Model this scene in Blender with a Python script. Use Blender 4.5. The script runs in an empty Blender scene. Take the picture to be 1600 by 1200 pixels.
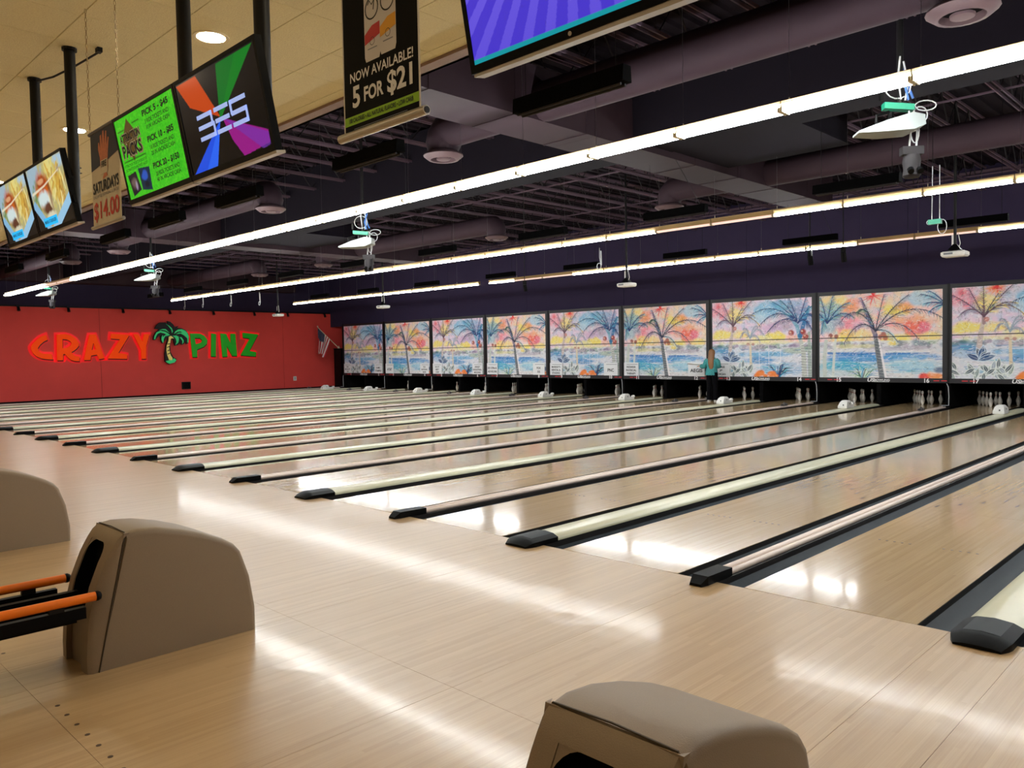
import bpy, bmesh, math, random
import numpy as np
from mathutils import Matrix, Vector

# ------------------------------------------------------------------ scene, camera, world, exposure
scene = bpy.context.scene
COL = scene.collection
random.seed(7)
rng = np.random.default_rng(11)

scene.view_settings.view_transform = 'Standard'
scene.view_settings.look = 'None'
scene.view_settings.exposure = 0.85
scene.view_settings.gamma = 1.0
scene.view_settings.use_curve_mapping = False

CAM = Vector((4.8105, -5.0819, 1.6960))
YAW, PITCH, ROLL, FPX = -0.778303, -0.040345, -0.018280, 1240.04
fw = Vector((math.sin(YAW) * math.cos(PITCH), math.cos(YAW) * math.cos(PITCH), math.sin(PITCH)))
rt = fw.cross(Vector((0, 0, 1))).normalized()
up = rt.cross(fw)
r2 = rt * math.cos(ROLL) + up * math.sin(ROLL)
u2 = -rt * math.sin(ROLL) + up * math.cos(ROLL)
cd = bpy.data.cameras.new('camera')
cam = bpy.data.objects.new('camera', cd)
COL.objects.link(cam)
cam.matrix_world = Matrix(((r2.x, u2.x, -fw.x, CAM.x), (r2.y, u2.y, -fw.y, CAM.y),
                           (r2.z, u2.z, -fw.z, CAM.z), (0, 0, 0, 1)))
cd.sensor_width = 36.0
cd.lens = FPX / 1600.0 * 36.0
cd.clip_end = 200
scene.camera = cam

world = bpy.data.worlds.new('world')
scene.world = world
world.use_nodes = True
world.node_tree.nodes['Background'].inputs[0].default_value = (0.02, 0.018, 0.025, 1)
world.node_tree.nodes['Background'].inputs[1].default_value = 0.15

TUBE = 46.0          # strength of the fluorescent tubes
CAN = 70.0           # strength of the recessed ceiling lights

# ------------------------------------------------------------------ main dimensions (metres)
P = 3.578            # pitch of a lane pair; x = 0 is the middle of lanes 17/18
XL, XR = -32.09, 11.0
YM = 18.2            # front of the masking units
ZC = 4.35            # tiled ceiling
ZD = 6.3             # roof deck
YB = -9.5            # wall behind the camera
ORD = ['zeroth', 'first', 'second', 'third', 'fourth', 'fifth', 'sixth', 'seventh', 'eighth', 'ninth', 'tenth',
       'eleventh', 'twelfth', 'thirteenth', 'fourteenth', 'fifteenth', 'sixteenth', 'seventeenth', 'eighteenth',
       'nineteenth', 'twentieth']
TENS = {2: 'twenty', 3: 'thirty', 4: 'forty'}
def ordinal(n):
    if n <= 20: return ORD[n]
    if n % 10 == 0: return {30: 'thirtieth', 40: 'fortieth'}[n]
    return TENS[n // 10] + '-' + ORD[n % 10]

NUM = ['zero', 'one', 'two', 'three', 'four', 'five', 'six', 'seven', 'eight', 'nine', 'ten', 'eleven', 'twelve', 'thirteen',
       'fourteen', 'fifteen', 'sixteen', 'seventeen', 'eighteen', 'nineteen', 'twenty']

# ------------------------------------------------------------------ materials
def srgb(r, g, b):
    f = lambda c: (c / 255 / 12.92) if c / 255 <= 0.04045 else ((c / 255 + 0.055) / 1.055) ** 2.4
    return (f(r), f(g), f(b), 1.0)
def nn(nt, t, **kw):
    n = nt.nodes.new(t)
    for k, v in kw.items(): setattr(n, k, v)
    return n
def mat(name, col, rough=0.6, metal=0.0, var=0.08, scale=8.0, bump=0.0, coat=0.0, emit=None, strength=0.0, spec=0.5):
    m = bpy.data.materials.new(name)
    m.use_nodes = True
    nt = m.node_tree
    b = nt.nodes['Principled BSDF']
    b.inputs['Roughness'].default_value = rough
    b.inputs['Metallic'].default_value = metal
    b.inputs['Specular IOR Level'].default_value = spec
    b.inputs['Coat Weight'].default_value = coat
    g = nn(nt, 'ShaderNodeNewGeometry')
    n = nn(nt, 'ShaderNodeTexNoise')
    n.inputs['Scale'].default_value = scale
    n.inputs['Detail'].default_value = 4
    nt.links.new(g.outputs['Position'], n.inputs['Vector'])
    mx = nn(nt, 'ShaderNodeMix', data_type='RGBA')
    mx.inputs[6].default_value = tuple(c * (1 - var) for c in col[:3]) + (1,)
    mx.inputs[7].default_value = tuple(min(1, c * (1 + var)) for c in col[:3]) + (1,)
    nt.links.new(n.outputs['Fac'], mx.inputs[0])
    nt.links.new(mx.outputs[2], b.inputs['Base Color'])
    if bump:
        bp = nn(nt, 'ShaderNodeBump')
        bp.inputs['Strength'].default_value = bump
        bp.inputs['Distance'].default_value = 0.01
        nt.links.new(n.outputs['Fac'], bp.inputs['Height'])
        nt.links.new(bp.outputs['Normal'], b.inputs['Normal'])
    if emit:
        b.inputs['Emission Color'].default_value = emit
        b.inputs['Emission Strength'].default_value = strength
    return m
def wood(name, c1, c2, rough, coat, bw=0.0265, bl=1.6, wav=0.02, ws=2.2, cr=0.1):
    m = bpy.data.materials.new(name); m.use_nodes = True
    nt = m.node_tree; b = nt.nodes['Principled BSDF']; L = nt.links.new
    g = nn(nt, 'ShaderNodeNewGeometry')
    s = nn(nt, 'ShaderNodeSeparateXYZ'); L(g.outputs['Position'], s.inputs[0])
    def mth(op, a, v=None, c=None):
        n = nn(nt, 'ShaderNodeMath', operation=op)
        L(a, n.inputs[0])
        if v is not None:
            if isinstance(v, (int, float)): n.inputs[1].default_value = v
            else: L(v, n.inputs[1])
        return n.outputs[0]
    ix = mth('FLOOR', mth('DIVIDE', s.outputs[0], bw))
    w1 = nn(nt, 'ShaderNodeTexWhiteNoise', noise_dimensions='1D'); L(ix, w1.inputs['W'])
    iy = mth('FLOOR', mth('ADD', mth('DIVIDE', s.outputs[1], bl), mth('MULTIPLY', w1.outputs['Value'], 5.0)))
    cv = nn(nt, 'ShaderNodeCombineXYZ'); L(ix, cv.inputs[0]); L(iy, cv.inputs[1])
    w2 = nn(nt, 'ShaderNodeTexWhiteNoise', noise_dimensions='3D'); L(cv.outputs[0], w2.inputs['Vector'])
    mp = nn(nt, 'ShaderNodeMapping'); mp.inputs['Scale'].default_value = (150, 1.6, 1); L(g.outputs['Position'], mp.inputs[0])
    nz = nn(nt, 'ShaderNodeTexNoise'); nz.inputs['Scale'].default_value = 1.0; nz.inputs['Detail'].default_value = 6
    L(mp.outputs[0], nz.inputs['Vector'])
    fac = mth('ADD', mth('MULTIPLY', w2.outputs['Value'], 0.30), mth('MULTIPLY', nz.outputs['Fac'], 0.75))
    rp = nn(nt, 'ShaderNodeValToRGB')
    rp.color_ramp.elements[0].position = 0.2; rp.color_ramp.elements[0].color = c1
    rp.color_ramp.elements[1].position = 0.8; rp.color_ramp.elements[1].color = c2
    L(fac, rp.inputs[0]); L(rp.outputs[0], b.inputs['Base Color'])
    n2 = nn(nt, 'ShaderNodeTexNoise'); n2.inputs['Scale'].default_value = 1.3; n2.inputs['Detail'].default_value = 5
    L(g.outputs['Position'], n2.inputs['Vector'])
    mr = nn(nt, 'ShaderNodeMapRange'); mr.inputs['To Min'].default_value = rough * 0.95; mr.inputs['To Max'].default_value = rough * 1.08
    L(n2.outputs['Fac'], mr.inputs['Value']); L(mr.outputs[0], b.inputs['Roughness'])
    b.inputs['Coat Weight'].default_value = coat
    b.inputs['Coat Roughness'].default_value = cr
    n3 = nn(nt, 'ShaderNodeTexNoise'); n3.inputs['Scale'].default_value = ws; n3.inputs['Detail'].default_value = 2
    L(g.outputs['Position'], n3.inputs['Vector'])
    bp = nn(nt, 'ShaderNodeBump'); bp.inputs['Strength'].default_value = wav; bp.inputs['Distance'].default_value = 0.05
    L(n3.outputs['Fac'], bp.inputs['Height']); L(bp.outputs['Normal'], b.inputs['Normal'])
    L(bp.outputs['Normal'], b.inputs['Coat Normal'])
    return m
def painted(name, strength=0.0, rough=0.6):
    """colour comes from the 'paint' colour attribute; strength > 0 makes it a lit screen"""
    m = bpy.data.materials.new(name); m.use_nodes = True
    nt = m.node_tree; b = nt.nodes['Principled BSDF']
    a = nn(nt, 'ShaderNodeAttribute', attribute_name='paint')
    b.inputs['Roughness'].default_value = rough
    if strength:
        b.inputs['Specular IOR Level'].default_value = 0.15
        b.inputs['Base Color'].default_value = (0.01, 0.01, 0.01, 1)
        nt.links.new(a.outputs['Color'], b.inputs['Emission Color'])
        b.inputs['Emission Strength'].default_value = strength
    else:
        nt.links.new(a.outputs['Color'], b.inputs['Base Color'])
    return m

M = {}
M['lane'] = wood('lane_maple', srgb(174, 145, 104), srgb(194, 166, 124), 0.185, 0.42, wav=0.010, ws=4.0, cr=0.075)
M['approach'] = wood('approach_maple', srgb(172, 140, 98), srgb(194, 163, 120), 0.31, 0.22, wav=0.03, ws=4.0, cr=0.10)
M['subfloor'] = mat('subfloor_black', srgb(26, 24, 26), 0.7)
M['gutter'] = mat('gutter_slate', srgb(34, 42, 48), 0.5, var=0.2, scale=40, spec=0.12)
M['lane_edge'] = mat('lane_edge_shade', srgb(12, 9, 8), 0.6)  # near-black stands in for shade down the lane sides; cap bases share it
M['cap_cream'] = mat('cap_cream', srgb(214, 212, 182), 0.25, var=0.04)
M['cap_wood'] = mat('rail_pink_beige', srgb(230, 210, 196), 0.3, var=0.06)
M['cap_dark'] = mat('rail_groove', srgb(26, 20, 18), 0.5)
M['black_plastic'] = mat('black_plastic', srgb(6, 6, 7), 0.5, spec=0.12, var=0.1, scale=60)
M['black_top'] = mat('charcoal_plastic', srgb(40, 45, 48), 0.55, var=0.15, scale=120, spec=0.2)
M['white_plastic'] = mat('white_plastic', srgb(232, 230, 224), 0.45, var=0.03)
M['grey_plastic'] = mat('grey_plastic', srgb(150, 158, 158), 0.5, var=0.05)
M['mark'] = mat('dark_inlay', srgb(70, 48, 34), 0.4)
M['red'] = mat('red_wall_paint', srgb(240, 76, 68), 0.75, var=0.05, scale=2)
M['navy'] = mat('dark_purple_paint', srgb(52, 44, 68), 0.85, spec=0.15, var=0.08, scale=2)
M['deck'] = mat('dark_deck_paint', srgb(30, 24, 30), 0.85, spec=0.1, var=0.12, scale=3)
M['joist'] = mat('joist_paint', srgb(92, 74, 86), 0.7, spec=0.2, var=0.1)
M['web'] = mat('joist_web_paint', srgb(28, 23, 28), 0.7, var=0.1)
M['duct'] = mat('duct_paint', srgb(54, 40, 47), 0.7, spec=0.15, var=0.14, scale=2.5, bump=0.15)
M['duct_end'] = mat('diffuser_paint', srgb(86, 66, 70), 0.6, var=0.06)
M['bulkhead'] = mat('bulkhead_paint', srgb(28, 24, 32), 0.9, spec=0.08, var=0.08)
M['tile'] = mat('acoustic_tile', srgb(248, 234, 192), 0.9, var=0.16, scale=90, bump=0.4)
M['tbar'] = mat('ceiling_grid', srgb(226, 206, 160), 0.6)
M['soffit'] = mat('soffit_trim', srgb(150, 124, 112), 0.6)
M['beige_wall'] = mat('beige_wall', srgb(200, 184, 156), 0.8)
M['fix_white'] = mat('fixture_enamel', srgb(236, 226, 196), 0.4, var=0.02)
M['fix_tan'] = mat('fixture_side_tan', srgb(196, 168, 118), 0.5, var=0.05)
M['tube'] = mat('fluorescent_tube', srgb(240, 248, 255), 0.3, emit=(0.94, 0.98, 1.0, 1), strength=TUBE)
M['tube_off'] = mat('unlit_tube_glow', srgb(226, 200, 184), 0.3, emit=(1.0, 0.72, 0.62, 1), strength=0.5)  # weak pinkish glow put on the switched-off tubes
M['can_lens'] = mat('downlight_lens', srgb(255, 244, 215), 0.4, emit=(1.0, 0.86, 0.6, 1), strength=CAN)
M['can_trim'] = mat('downlight_trim', srgb(240, 226, 190), 0.5)
M['black_metal'] = mat('black_metal', srgb(9, 8, 9), 0.5, spec=0.3)
M['blackbox'] = mat('black_box', srgb(4, 4, 5), 0.8, spec=0.05)
M['grey_metal'] = mat('grey_metal', srgb(112, 110, 112), 0.4, metal=0.6)
M['alu'] = mat('aluminium', srgb(190, 182, 168), 0.35, metal=0.5)
M['chain'] = mat('brass_chain', srgb(150, 126, 80), 0.4, metal=0.5)
M['mask_frame'] = mat('mask_frame_black', srgb(26, 25, 30), 0.5)
M['pit'] = mat('pit_black', srgb(6, 5, 6), 0.9, spec=0.1)
M['mask_panel'] = painted('watercolour_mural', 0.0, 0.55)
M['sign_white'] = mat('sign_card_white', srgb(238, 240, 242), 0.6, var=0.02)
M['ink'] = mat('black_ink', srgb(18, 18, 20), 0.6)
M['grey_ink'] = mat('grey_ink', srgb(120, 122, 130), 0.6)
M['number_white'] = mat('number_white', srgb(240, 240, 240), 0.5)
M['led_red'] = mat('red_led', srgb(120, 10, 12), 0.5, emit=(0.9, 0.04, 0.05, 1), strength=0.35)
M['wire_white'] = mat('white_cable', srgb(186, 188, 190), 0.5)
M['wire_blue'] = mat('blue_cable', srgb(60, 110, 190), 0.5)
M['green_box'] = mat('green_case', srgb(20, 140, 110), 0.45)
M['hood'] = mat('hood_taupe', srgb(140, 121, 98), 0.55, var=0.12, scale=260, bump=0.12)
M['hood_seam'] = mat('hood_seam', srgb(74, 62, 46), 0.7)
M['orange'] = mat('orange_rail', srgb(252, 124, 16), 0.35, var=0.05)
M['pin_white'] = mat('pin_white', srgb(236, 230, 220), 0.3)
M['pin_red'] = mat('pin_red_stripe', srgb(180, 30, 30), 0.4)
M['letter_orange'] = mat('sign_orange', srgb(196, 56, 0), 0.6, emit=srgb(238, 66, 0), strength=0.30, spec=0.2)
M['letter_green'] = mat('sign_green', srgb(16, 170, 20), 0.5, emit=srgb(8, 160, 16), strength=0.10)
M['letter_side'] = mat('sign_dark_return', srgb(58, 8, 8), 0.6)
M['letter_side_g'] = mat('sign_dark_green_return', srgb(10, 26, 10), 0.6)
M['halo'] = mat('sign_red_backer', srgb(250, 20, 26), 0.5, emit=srgb(255, 12, 20), strength=0.22)
M['palm_black'] = mat('palm_black', srgb(8, 10, 12), 0.6)
M['palm_green'] = mat('palm_green', srgb(56, 214, 128), 0.5, emit=srgb(50, 210, 120), strength=0.12)
M['palm_yellow'] = mat('palm_yellow', srgb(244, 222, 128), 0.5, emit=srgb(240, 220, 120), strength=0.1)
M['screen'] = painted('tv_screen', 0.54, 0.12)
M['bezel'] = mat('tv_bezel', srgb(4, 4, 5), 0.4, spec=0.1)
M['banner_black'] = mat('banner_black', srgb(8, 7, 8), 0.6, spec=0.1)
M['banner_white'] = mat('banner_white', srgb(226, 220, 206), 0.6, var=0.03)
M['banner_cream'] = mat('banner_cream', srgb(216, 204, 178), 0.7, var=0.05)
M['banner_navy'] = mat('banner_navy', srgb(30, 38, 62), 0.6)
M['banner_lime'] = mat('banner_lime', srgb(150, 200, 34), 0.6)
M['banner_red'] = mat('banner_red', srgb(206, 54, 34), 0.6)
M['can_white'] = mat('printed_can_white', srgb(216, 210, 206), 0.5, var=0.04)
M['print_red'] = mat('printed_red', srgb(196, 34, 40), 0.5)
M['print_yellow'] = mat('printed_yellow', srgb(236, 170, 40), 0.5)
M['hand'] = mat('printed_salmon', srgb(204, 120, 84), 0.6, var=0.3, scale=40)
M['skin'] = mat('skin', srgb(214, 164, 136), 0.55)
M['hair'] = mat('light_brown_hair', srgb(134, 92, 56), 0.5, var=0.35, scale=60)
M['blouse'] = mat('teal_blouse', srgb(64, 150, 150), 0.8, var=0.6, scale=26)
M['trousers'] = mat('black_trousers', srgb(8, 8, 11), 0.9, spec=0.1)
M['shoe'] = mat('white_shoe', srgb(222, 220, 216), 0.6)
M['flag'] = painted('flag_cloth', 0.0, 0.8)
M['pole_wood'] = mat('pole_wood', srgb(214, 190, 160), 0.5)
M['txt_blue'] = mat('screen_navy_print', srgb(20, 18, 60), 0.5)
M['txt_lilac'] = mat('screen_lilac_print', srgb(170, 190, 255), 0.4, emit=srgb(160, 185, 250), strength=0.4)
M['txt_white'] = mat('white_print', srgb(236, 234, 230), 0.5)
M['seam'] = mat('panel_seam', srgb(110, 20, 20), 0.8)

# ------------------------------------------------------------------ mesh helpers
class MB:
    def __init__(s): s.v = []; s.f = []
    def add(s, vs, fs):
        o = len(s.v); s.v += [tuple(q) for q in vs]; s.f += [tuple(i + o for i in q) for q in fs]; return s
    def box(s, x0, x1, y0, y1, z0, z1):
        return s.add([(x0, y0, z0), (x1, y0, z0), (x1, y1, z0), (x0, y1, z0), (x0, y0, z1), (x1, y0, z1), (x1, y1, z1), (x0, y1, z1)],
                     [(0, 3, 2, 1), (4, 5, 6, 7), (0, 1, 5, 4), (1, 2, 6, 5), (2, 3, 7, 6), (3, 0, 4, 7)])
    def rings(s, rs, cap=True, close=True):
        n = len(rs[0]); vs = [q for r in rs for q in r]; fs = []
        for i in range(len(rs) - 1):
            for j in range(n if close else n - 1):
                k = (j + 1) % n
                fs.append((i * n + j, i * n + k, (i + 1) * n + k, (i + 1) * n + j))
        if cap: fs.append(tuple(range(n - 1, -1, -1))); fs.append(tuple((len(rs) - 1) * n + j for j in range(n)))
        return s.add(vs, fs)
    def tube(s, pts, r, n=8, cap=True):
        pts = [Vector(q) for q in pts]; rs = []
        rad = r if isinstance(r, (list, tuple)) else [r] * len(pts)
        prev = None
        for i, q in enumerate(pts):
            a = pts[max(i - 1, 0)]; b = pts[min(i + 1, len(pts) - 1)]
            d = (b - a).normalized()
            if prev is None:
                ref = Vector((0, 0, 1)) if abs(d.z) < 0.9 else Vector((1, 0, 0))
                e = d.cross(ref).normalized()
            else:
                e = (prev - d * prev.dot(d)).normalized()
            prev = e
            g = d.cross(e)
            rs.append([tuple(q + (e * math.cos(2 * math.pi * k / n) + g * math.sin(2 * math.pi * k / n)) * rad[i]) for k in range(n)])
        return s.rings(rs, cap)
    def lathe(s, prof, c=(0, 0, 0), n=16, cap=True):
        return s.rings([[(c[0] + r * math.cos(2 * math.pi * k / n), c[1] + r * math.sin(2 * math.pi * k / n), c[2] + z) for k in range(n)] for r, z in prof], cap)
    def extr(s, prof, y0, y1, x=0.0, z=0.0, cap=True):
        """profile of (x, z) points swept along y"""
        return s.rings([[(x + a, y0, z + b) for a, b in prof], [(x + a, y1, z + b) for a, b in prof]], cap)
    def mesh(s, name, m, smooth=False, ang=40):
        me = bpy.data.meshes.new(name)
        me.from_pydata(s.v, [], s.f)
        bm = bmesh.new(); bm.from_mesh(me); bmesh.ops.recalc_face_normals(bm, faces=bm.faces); bm.to_mesh(me); bm.free()
        me.materials.append(m)
        if smooth:
            me.polygons.foreach_set('use_smooth', [True] * len(me.polygons))
            me.set_sharp_from_angle(angle=math.radians(ang))
        me.update(); return me
def ob(name, me, parent=None, loc=(0, 0, 0), rot=(0, 0, 0), **kw):
    o = bpy.data.objects.new(name, me); COL.objects.link(o)
    o.location = loc; o.rotation_euler = rot
    if parent: o.parent = parent
    for k, v in kw.items(): o[k] = v
    return o
def thing(name, label, category, loc=(0, 0, 0), rot=(0, 0, 0), group=None):
    o = bpy.data.objects.new(name, None); COL.objects.link(o); o.empty_display_size = 0.1
    o.location = loc; o.rotation_euler = rot
    o['label'] = label; o['category'] = category
    if group: o['group'] = group
    return o
def tag(o, label, category, group=None):
    o['label'] = label; o['category'] = category
    if group: o['group'] = group
    return o
def struct(name, me, parent=None, **kw):
    o = ob(name, me, parent, **kw)
    if not parent: o['kind'] = 'structure'
    return o
def curve_mesh(name, polys, m, depth=0.01, offset=0.0, side=None, bevel=0.0):
    """filled 2-D outlines (holes by overlap) in the local xy plane, thick along z (0..2*depth)"""
    cu = bpy.data.curves.new(name, 'CURVE'); cu.dimensions = '2D'; cu.fill_mode = 'BOTH'; cu.extrude = depth; cu.offset = offset
    cu.bevel_depth = bevel; cu.bevel_resolution = 1
    if depth <= 0: cu.extrude = 0
    for pl in polys:
        sp = cu.splines.new('POLY'); sp.points.add(len(pl) - 1); sp.use_cyclic_u = True
        for i, q in enumerate(pl): sp.points[i].co = (q[0], q[1], 0, 1)
    return finish(cu, name, m)
def finish(cu, name, m):
    o = bpy.data.objects.new(name, cu); COL.objects.link(o)
    dg = bpy.context.evaluated_depsgraph_get(); dg.update()
    me = bpy.data.meshes.new_from_object(o.evaluated_get(dg))
    bpy.data.objects.remove(o); bpy.data.curves.remove(cu)
    me.name = name; me.materials.clear(); me.materials.append(m)
    return me
_tc = {}
def text_mesh(body, m, w=None, h=None, bold=0.0, depth=0.002, spacing=1.0, lines=1.0, shear=0.0, keep=False):
    """text centred on the origin, standing in the local xz plane facing -y, scaled to w and/or h"""
    key = (body, m.name, w, h, bold, depth, spacing, lines, shear, keep)
    if key in _tc: return _tc[key]
    cu = bpy.data.curves.new('lettering', 'FONT'); cu.body = body; cu.size = 1; cu.extrude = 0.0; cu.offset = bold
    cu.align_x = 'CENTER'; cu.space_character = spacing; cu.space_line = lines; cu.shear = shear
    cu.resolution_u = 3
    me = finish(cu, 'lettering', m)
    n = len(me.vertices); co = np.empty(n * 3, 'f'); me.vertices.foreach_get('co', co); co = co.reshape(-1, 3)
    lo, hi = co.min(0), co.max(0); c = (lo + hi) / 2; d = hi - lo
    sx = w / d[0] if w else None; sy = h / d[1] if h else None
    if sx is None: sx = sy
    if sy is None: sy = sx
    out = np.zeros_like(co); out[:, 0] = (co[:, 0] - c[0]) * sx; out[:, 2] = (co[:, 1] - c[1]) * sy; out[:, 1] = -depth
    me.vertices.foreach_set('co', out.ravel()); me.update()
    _tc[key] = me
    return me
def xform(me, fn):
    n = len(me.vertices); co = np.empty(n * 3, 'f'); me.vertices.foreach_get('co', co)
    co = np.array([fn(*q) for q in co.reshape(-1, 3)], 'f')
    me.vertices.foreach_set('co', co.ravel()); me.update(); return me
def paint_grid(name, img, x0, x1, z0, z1, m, y=0.0, fn=None):
    """img: rows top to bottom (linear RGB); a grid facing -y whose vertices carry the colours"""
    H, W = img.shape[:2]
    xs = np.linspace(x0, x1, W); zs = np.linspace(z1, z0, H)
    X, Z = np.meshgrid(xs, zs)
    co = np.stack([X, np.full_like(X, y), Z], -1).reshape(-1, 3)
    if fn is not None: co = fn(co)
    idx = np.arange(H * W).reshape(H, W)
    f = np.stack([idx[1:, :-1], idx[1:, 1:], idx[:-1, 1:], idx[:-1, :-1]], -1).reshape(-1, 4)
    me = bpy.data.meshes.new(name)
    me.vertices.add(len(co)); me.vertices.foreach_set('co', co.astype('f').ravel())
    me.loops.add(f.size); me.loops.foreach_set('vertex_index', f.astype('i').ravel())
    me.polygons.add(len(f)); me.polygons.foreach_set('loop_start', np.arange(0, f.size, 4, dtype='i'))
    me.update(calc_edges=True)
    ca = me.color_attributes.new('paint', 'FLOAT_COLOR', 'POINT')
    rgba = np.ones((H * W, 4), 'f'); rgba[:, :3] = np.clip(img, 0, 1).reshape(-1, 3)
    ca.data.foreach_set('color', rgba.ravel())
    me.materials.append(m); me.validate(); return me
def lin(r, g, b): return np.array(srgb(r, g, b)[:3])

# ------------------------------------------------------------------ small painter for printed pictures
class Paint:
    def __init__(s, W, H, col):
        s.W, s.H = W, H
        s.asp = W / H
        s.u, s.v = np.meshgrid((np.arange(W) + 0.5) / W, (np.arange(H) + 0.5) / H)
        s.img = np.ones((H, W, 3)) * col
    def noise(s, n, seed=0, ax=1.0):
        r = np.random.default_rng(seed); gx, gy = max(2, int(n * ax)), n
        g = r.random((gy + 2, gx + 2)); x = s.u * gx; y = s.v * gy
        i, j = x.astype(int), y.astype(int); a, b = x - i, y - j; a = a * a * (3 - 2 * a); b = b * b * (3 - 2 * b)
        return (g[j, i] * (1 - a) + g[j, i + 1] * a) * (1 - b) + (g[j + 1, i] * (1 - a) + g[j + 1, i + 1] * a) * b
    def mix(s, a, col):
        a = np.clip(a, 0, 1)[..., None]; s.img = s.img * (1 - a) + np.asarray(col) * a
    def blob(s, cx, cy, rx, ry, col, al=0.8, rag=0.5, seed=1):
        d = np.sqrt(((s.u - cx) / rx) ** 2 + ((s.v - cy) / ry) ** 2) + rag * (s.noise(14, seed, s.asp) - 0.5)
        s.mix(al * np.clip((1.15 - d) / 0.5, 0, 1), col)
    def poly(s, pts, col, al=1.0):
        ins = np.zeros(s.u.shape, bool); n = len(pts)
        for i in range(n):
            (x1, y1), (x2, y2) = pts[i], pts[(i + 1) % n]
            c = ((y1 > s.v) != (y2 > s.v)) & (s.u < (x2 - x1) * (s.v - y1) / (y2 - y1 + 1e-12) + x1)
            ins ^= c
        s.mix(ins * al, col)
    def line(s, pts, w0, w1, col, al=0.9):
        n = len(pts) - 1
        for i in range(n):
            (x1, y1), (x2, y2) = pts[i], pts[i + 1]
            wa = w0 + (w1 - w0) * i / n; wb = w0 + (w1 - w0) * (i + 1) / n; w = max(wa, wb)
            pad = w + 2.0 / s.H
            i0, i1 = int(max(0, (min(x1, x2) - pad) * s.W)), int(min(s.W, (max(x1, x2) + pad) * s.W + 1))
            j0, j1 = int(max(0, (min(y1, y2) - pad * s.asp) * s.H)), int(min(s.H, (max(y1, y2) + pad * s.asp) * s.H + 1))
            if i1 <= i0 or j1 <= j0: continue
            U = s.u[j0:j1, i0:i1]; V = s.v[j0:j1, i0:i1]
            dx, dy = x2 - x1, (y2 - y1) / s.asp
            t = np.clip(((U - x1) * dx + (V - y1) / s.asp * dy) / (dx * dx + dy * dy + 1e-12), 0, 1)
            d = np.hypot(U - x1 - t * dx, (V - y1) / s.asp - t * dy)
            ww = wa + (wb - wa) * t
            a = al * np.clip((ww - d) * s.W * 0.7 + 0.5, 0, 1)[..., None]
            s.img[j0:j1, i0:i1] = s.img[j0:j1, i0:i1] * (1 - a) + np.asarray(col) * a
    def frond(s, bx, by, tx, ty, sag, leaf, cols, n=16, al=0.75, seed=0, stem=None):
        """a drooping palm frond: a curved rib with leaflets hanging from it"""
        r = np.random.default_rng(seed); pts = []
        for k in range(13):
            t = k / 12
            pts.append((bx + (tx - bx) * t, by + (ty - by) * t - sag * 4 * t * (1 - t)))
        for k in range(n):
            t = 0.12 + 0.88 * k / (n - 1); q = t * 12; i = min(11, int(q)); f = q - i
            x = pts[i][0] * (1 - f) + pts[i + 1][0] * f; y = pts[i][1] * (1 - f) + pts[i + 1][1] * f
            dx, dy = pts[i + 1][0] - pts[i][0], pts[i + 1][1] - pts[i][1]; l = math.hypot(dx, dy) + 1e-9; dx /= l; dy /= l
            for sg in (1, -1):
                ln = leaf * (0.55 + 0.6 * math.sin(math.pi * min(1, t + 0.15))) * r.uniform(0.7, 1.15) * (1 if sg * dx > 0 else 0.6)
                ex = x + (dx * 0.75 - sg * dy * 0.65) * ln; ey = y + (dy * 0.75 + sg * dx * 0.65) * ln * 1.2 + 0.012
                s.line([(x, y), ((x + ex) / 2 + dx * 0.004, (y + ey) / 2), (ex, ey)], 0.0042, 0.0012, cols[r.integers(len(cols))], al * r.uniform(0.6, 1))
        s.line(pts, 0.005, 0.002, stem if stem is not None else cols[0], 0.9)

# ================================================================== SETTING
def prism_box(*a): return MB().box(*a)
# ---- floor: sub-slab and the panels of the approach
floor = struct('floor', prism_box(XL - 0.1, XR + 0.1, YB - 0.1, 21.0, -0.3, -0.12).mesh('floor_slab', M['subfloor']))
_pan = {}
def floor_panel(x0, x1, y0, y1):
    k = (round(x1 - x0, 3), round(y1 - y0, 3))
    if k not in _pan:
        g = 0.0009
        _pan[k] = MB().box(g, k[0] - g, g, k[1] - g, -0.12, 0.0).mesh('approach_panel', M['approach'])
    ob('approach_panel', _pan[k], floor, (x0, y0, 0))
xs = [XL]
for k in range(-9, 3):
    for d in (-0.5, -0.19 / P, 0.19 / P):
        x = (k + d) * P
        if x > XL + 0.3: xs.append(x)
xs.append(XR)
ys = [0.0, -2.49, -3.99, -6.48, YB]
for a, b in zip(xs, xs[1:]):
    for c, d in zip(ys, ys[1:]): floor_panel(a, b, d, c)
# dark guide dots let into the approach in front of each lane
dot = MB().lathe([(0.012, 0.0), (0.012, 0.0008)], (0, 0, 0), 8).mesh('guide_dot', M['mark'])
for k in range(-2, 2):
    for s in (-1, 1):
        for i in range(-3, 4): ob('guide_dot', dot, floor, (k * P + s * 0.9435 + i * 0.1455, -3.939, 0))
# strips of level floor beside the first and the last lane
ob('side_strip', MB().box(XL, -8.5 * P - 0.07, 0.003, 20.9, -0.12, -0.004).mesh('side_strip', M['black_plastic']), floor)
ob('side_strip', MB().box(1.5 * P + 0.07, XR, 0.003, 20.9, -0.12, -0.004).mesh('side_strip', M['approach']), floor)

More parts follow.
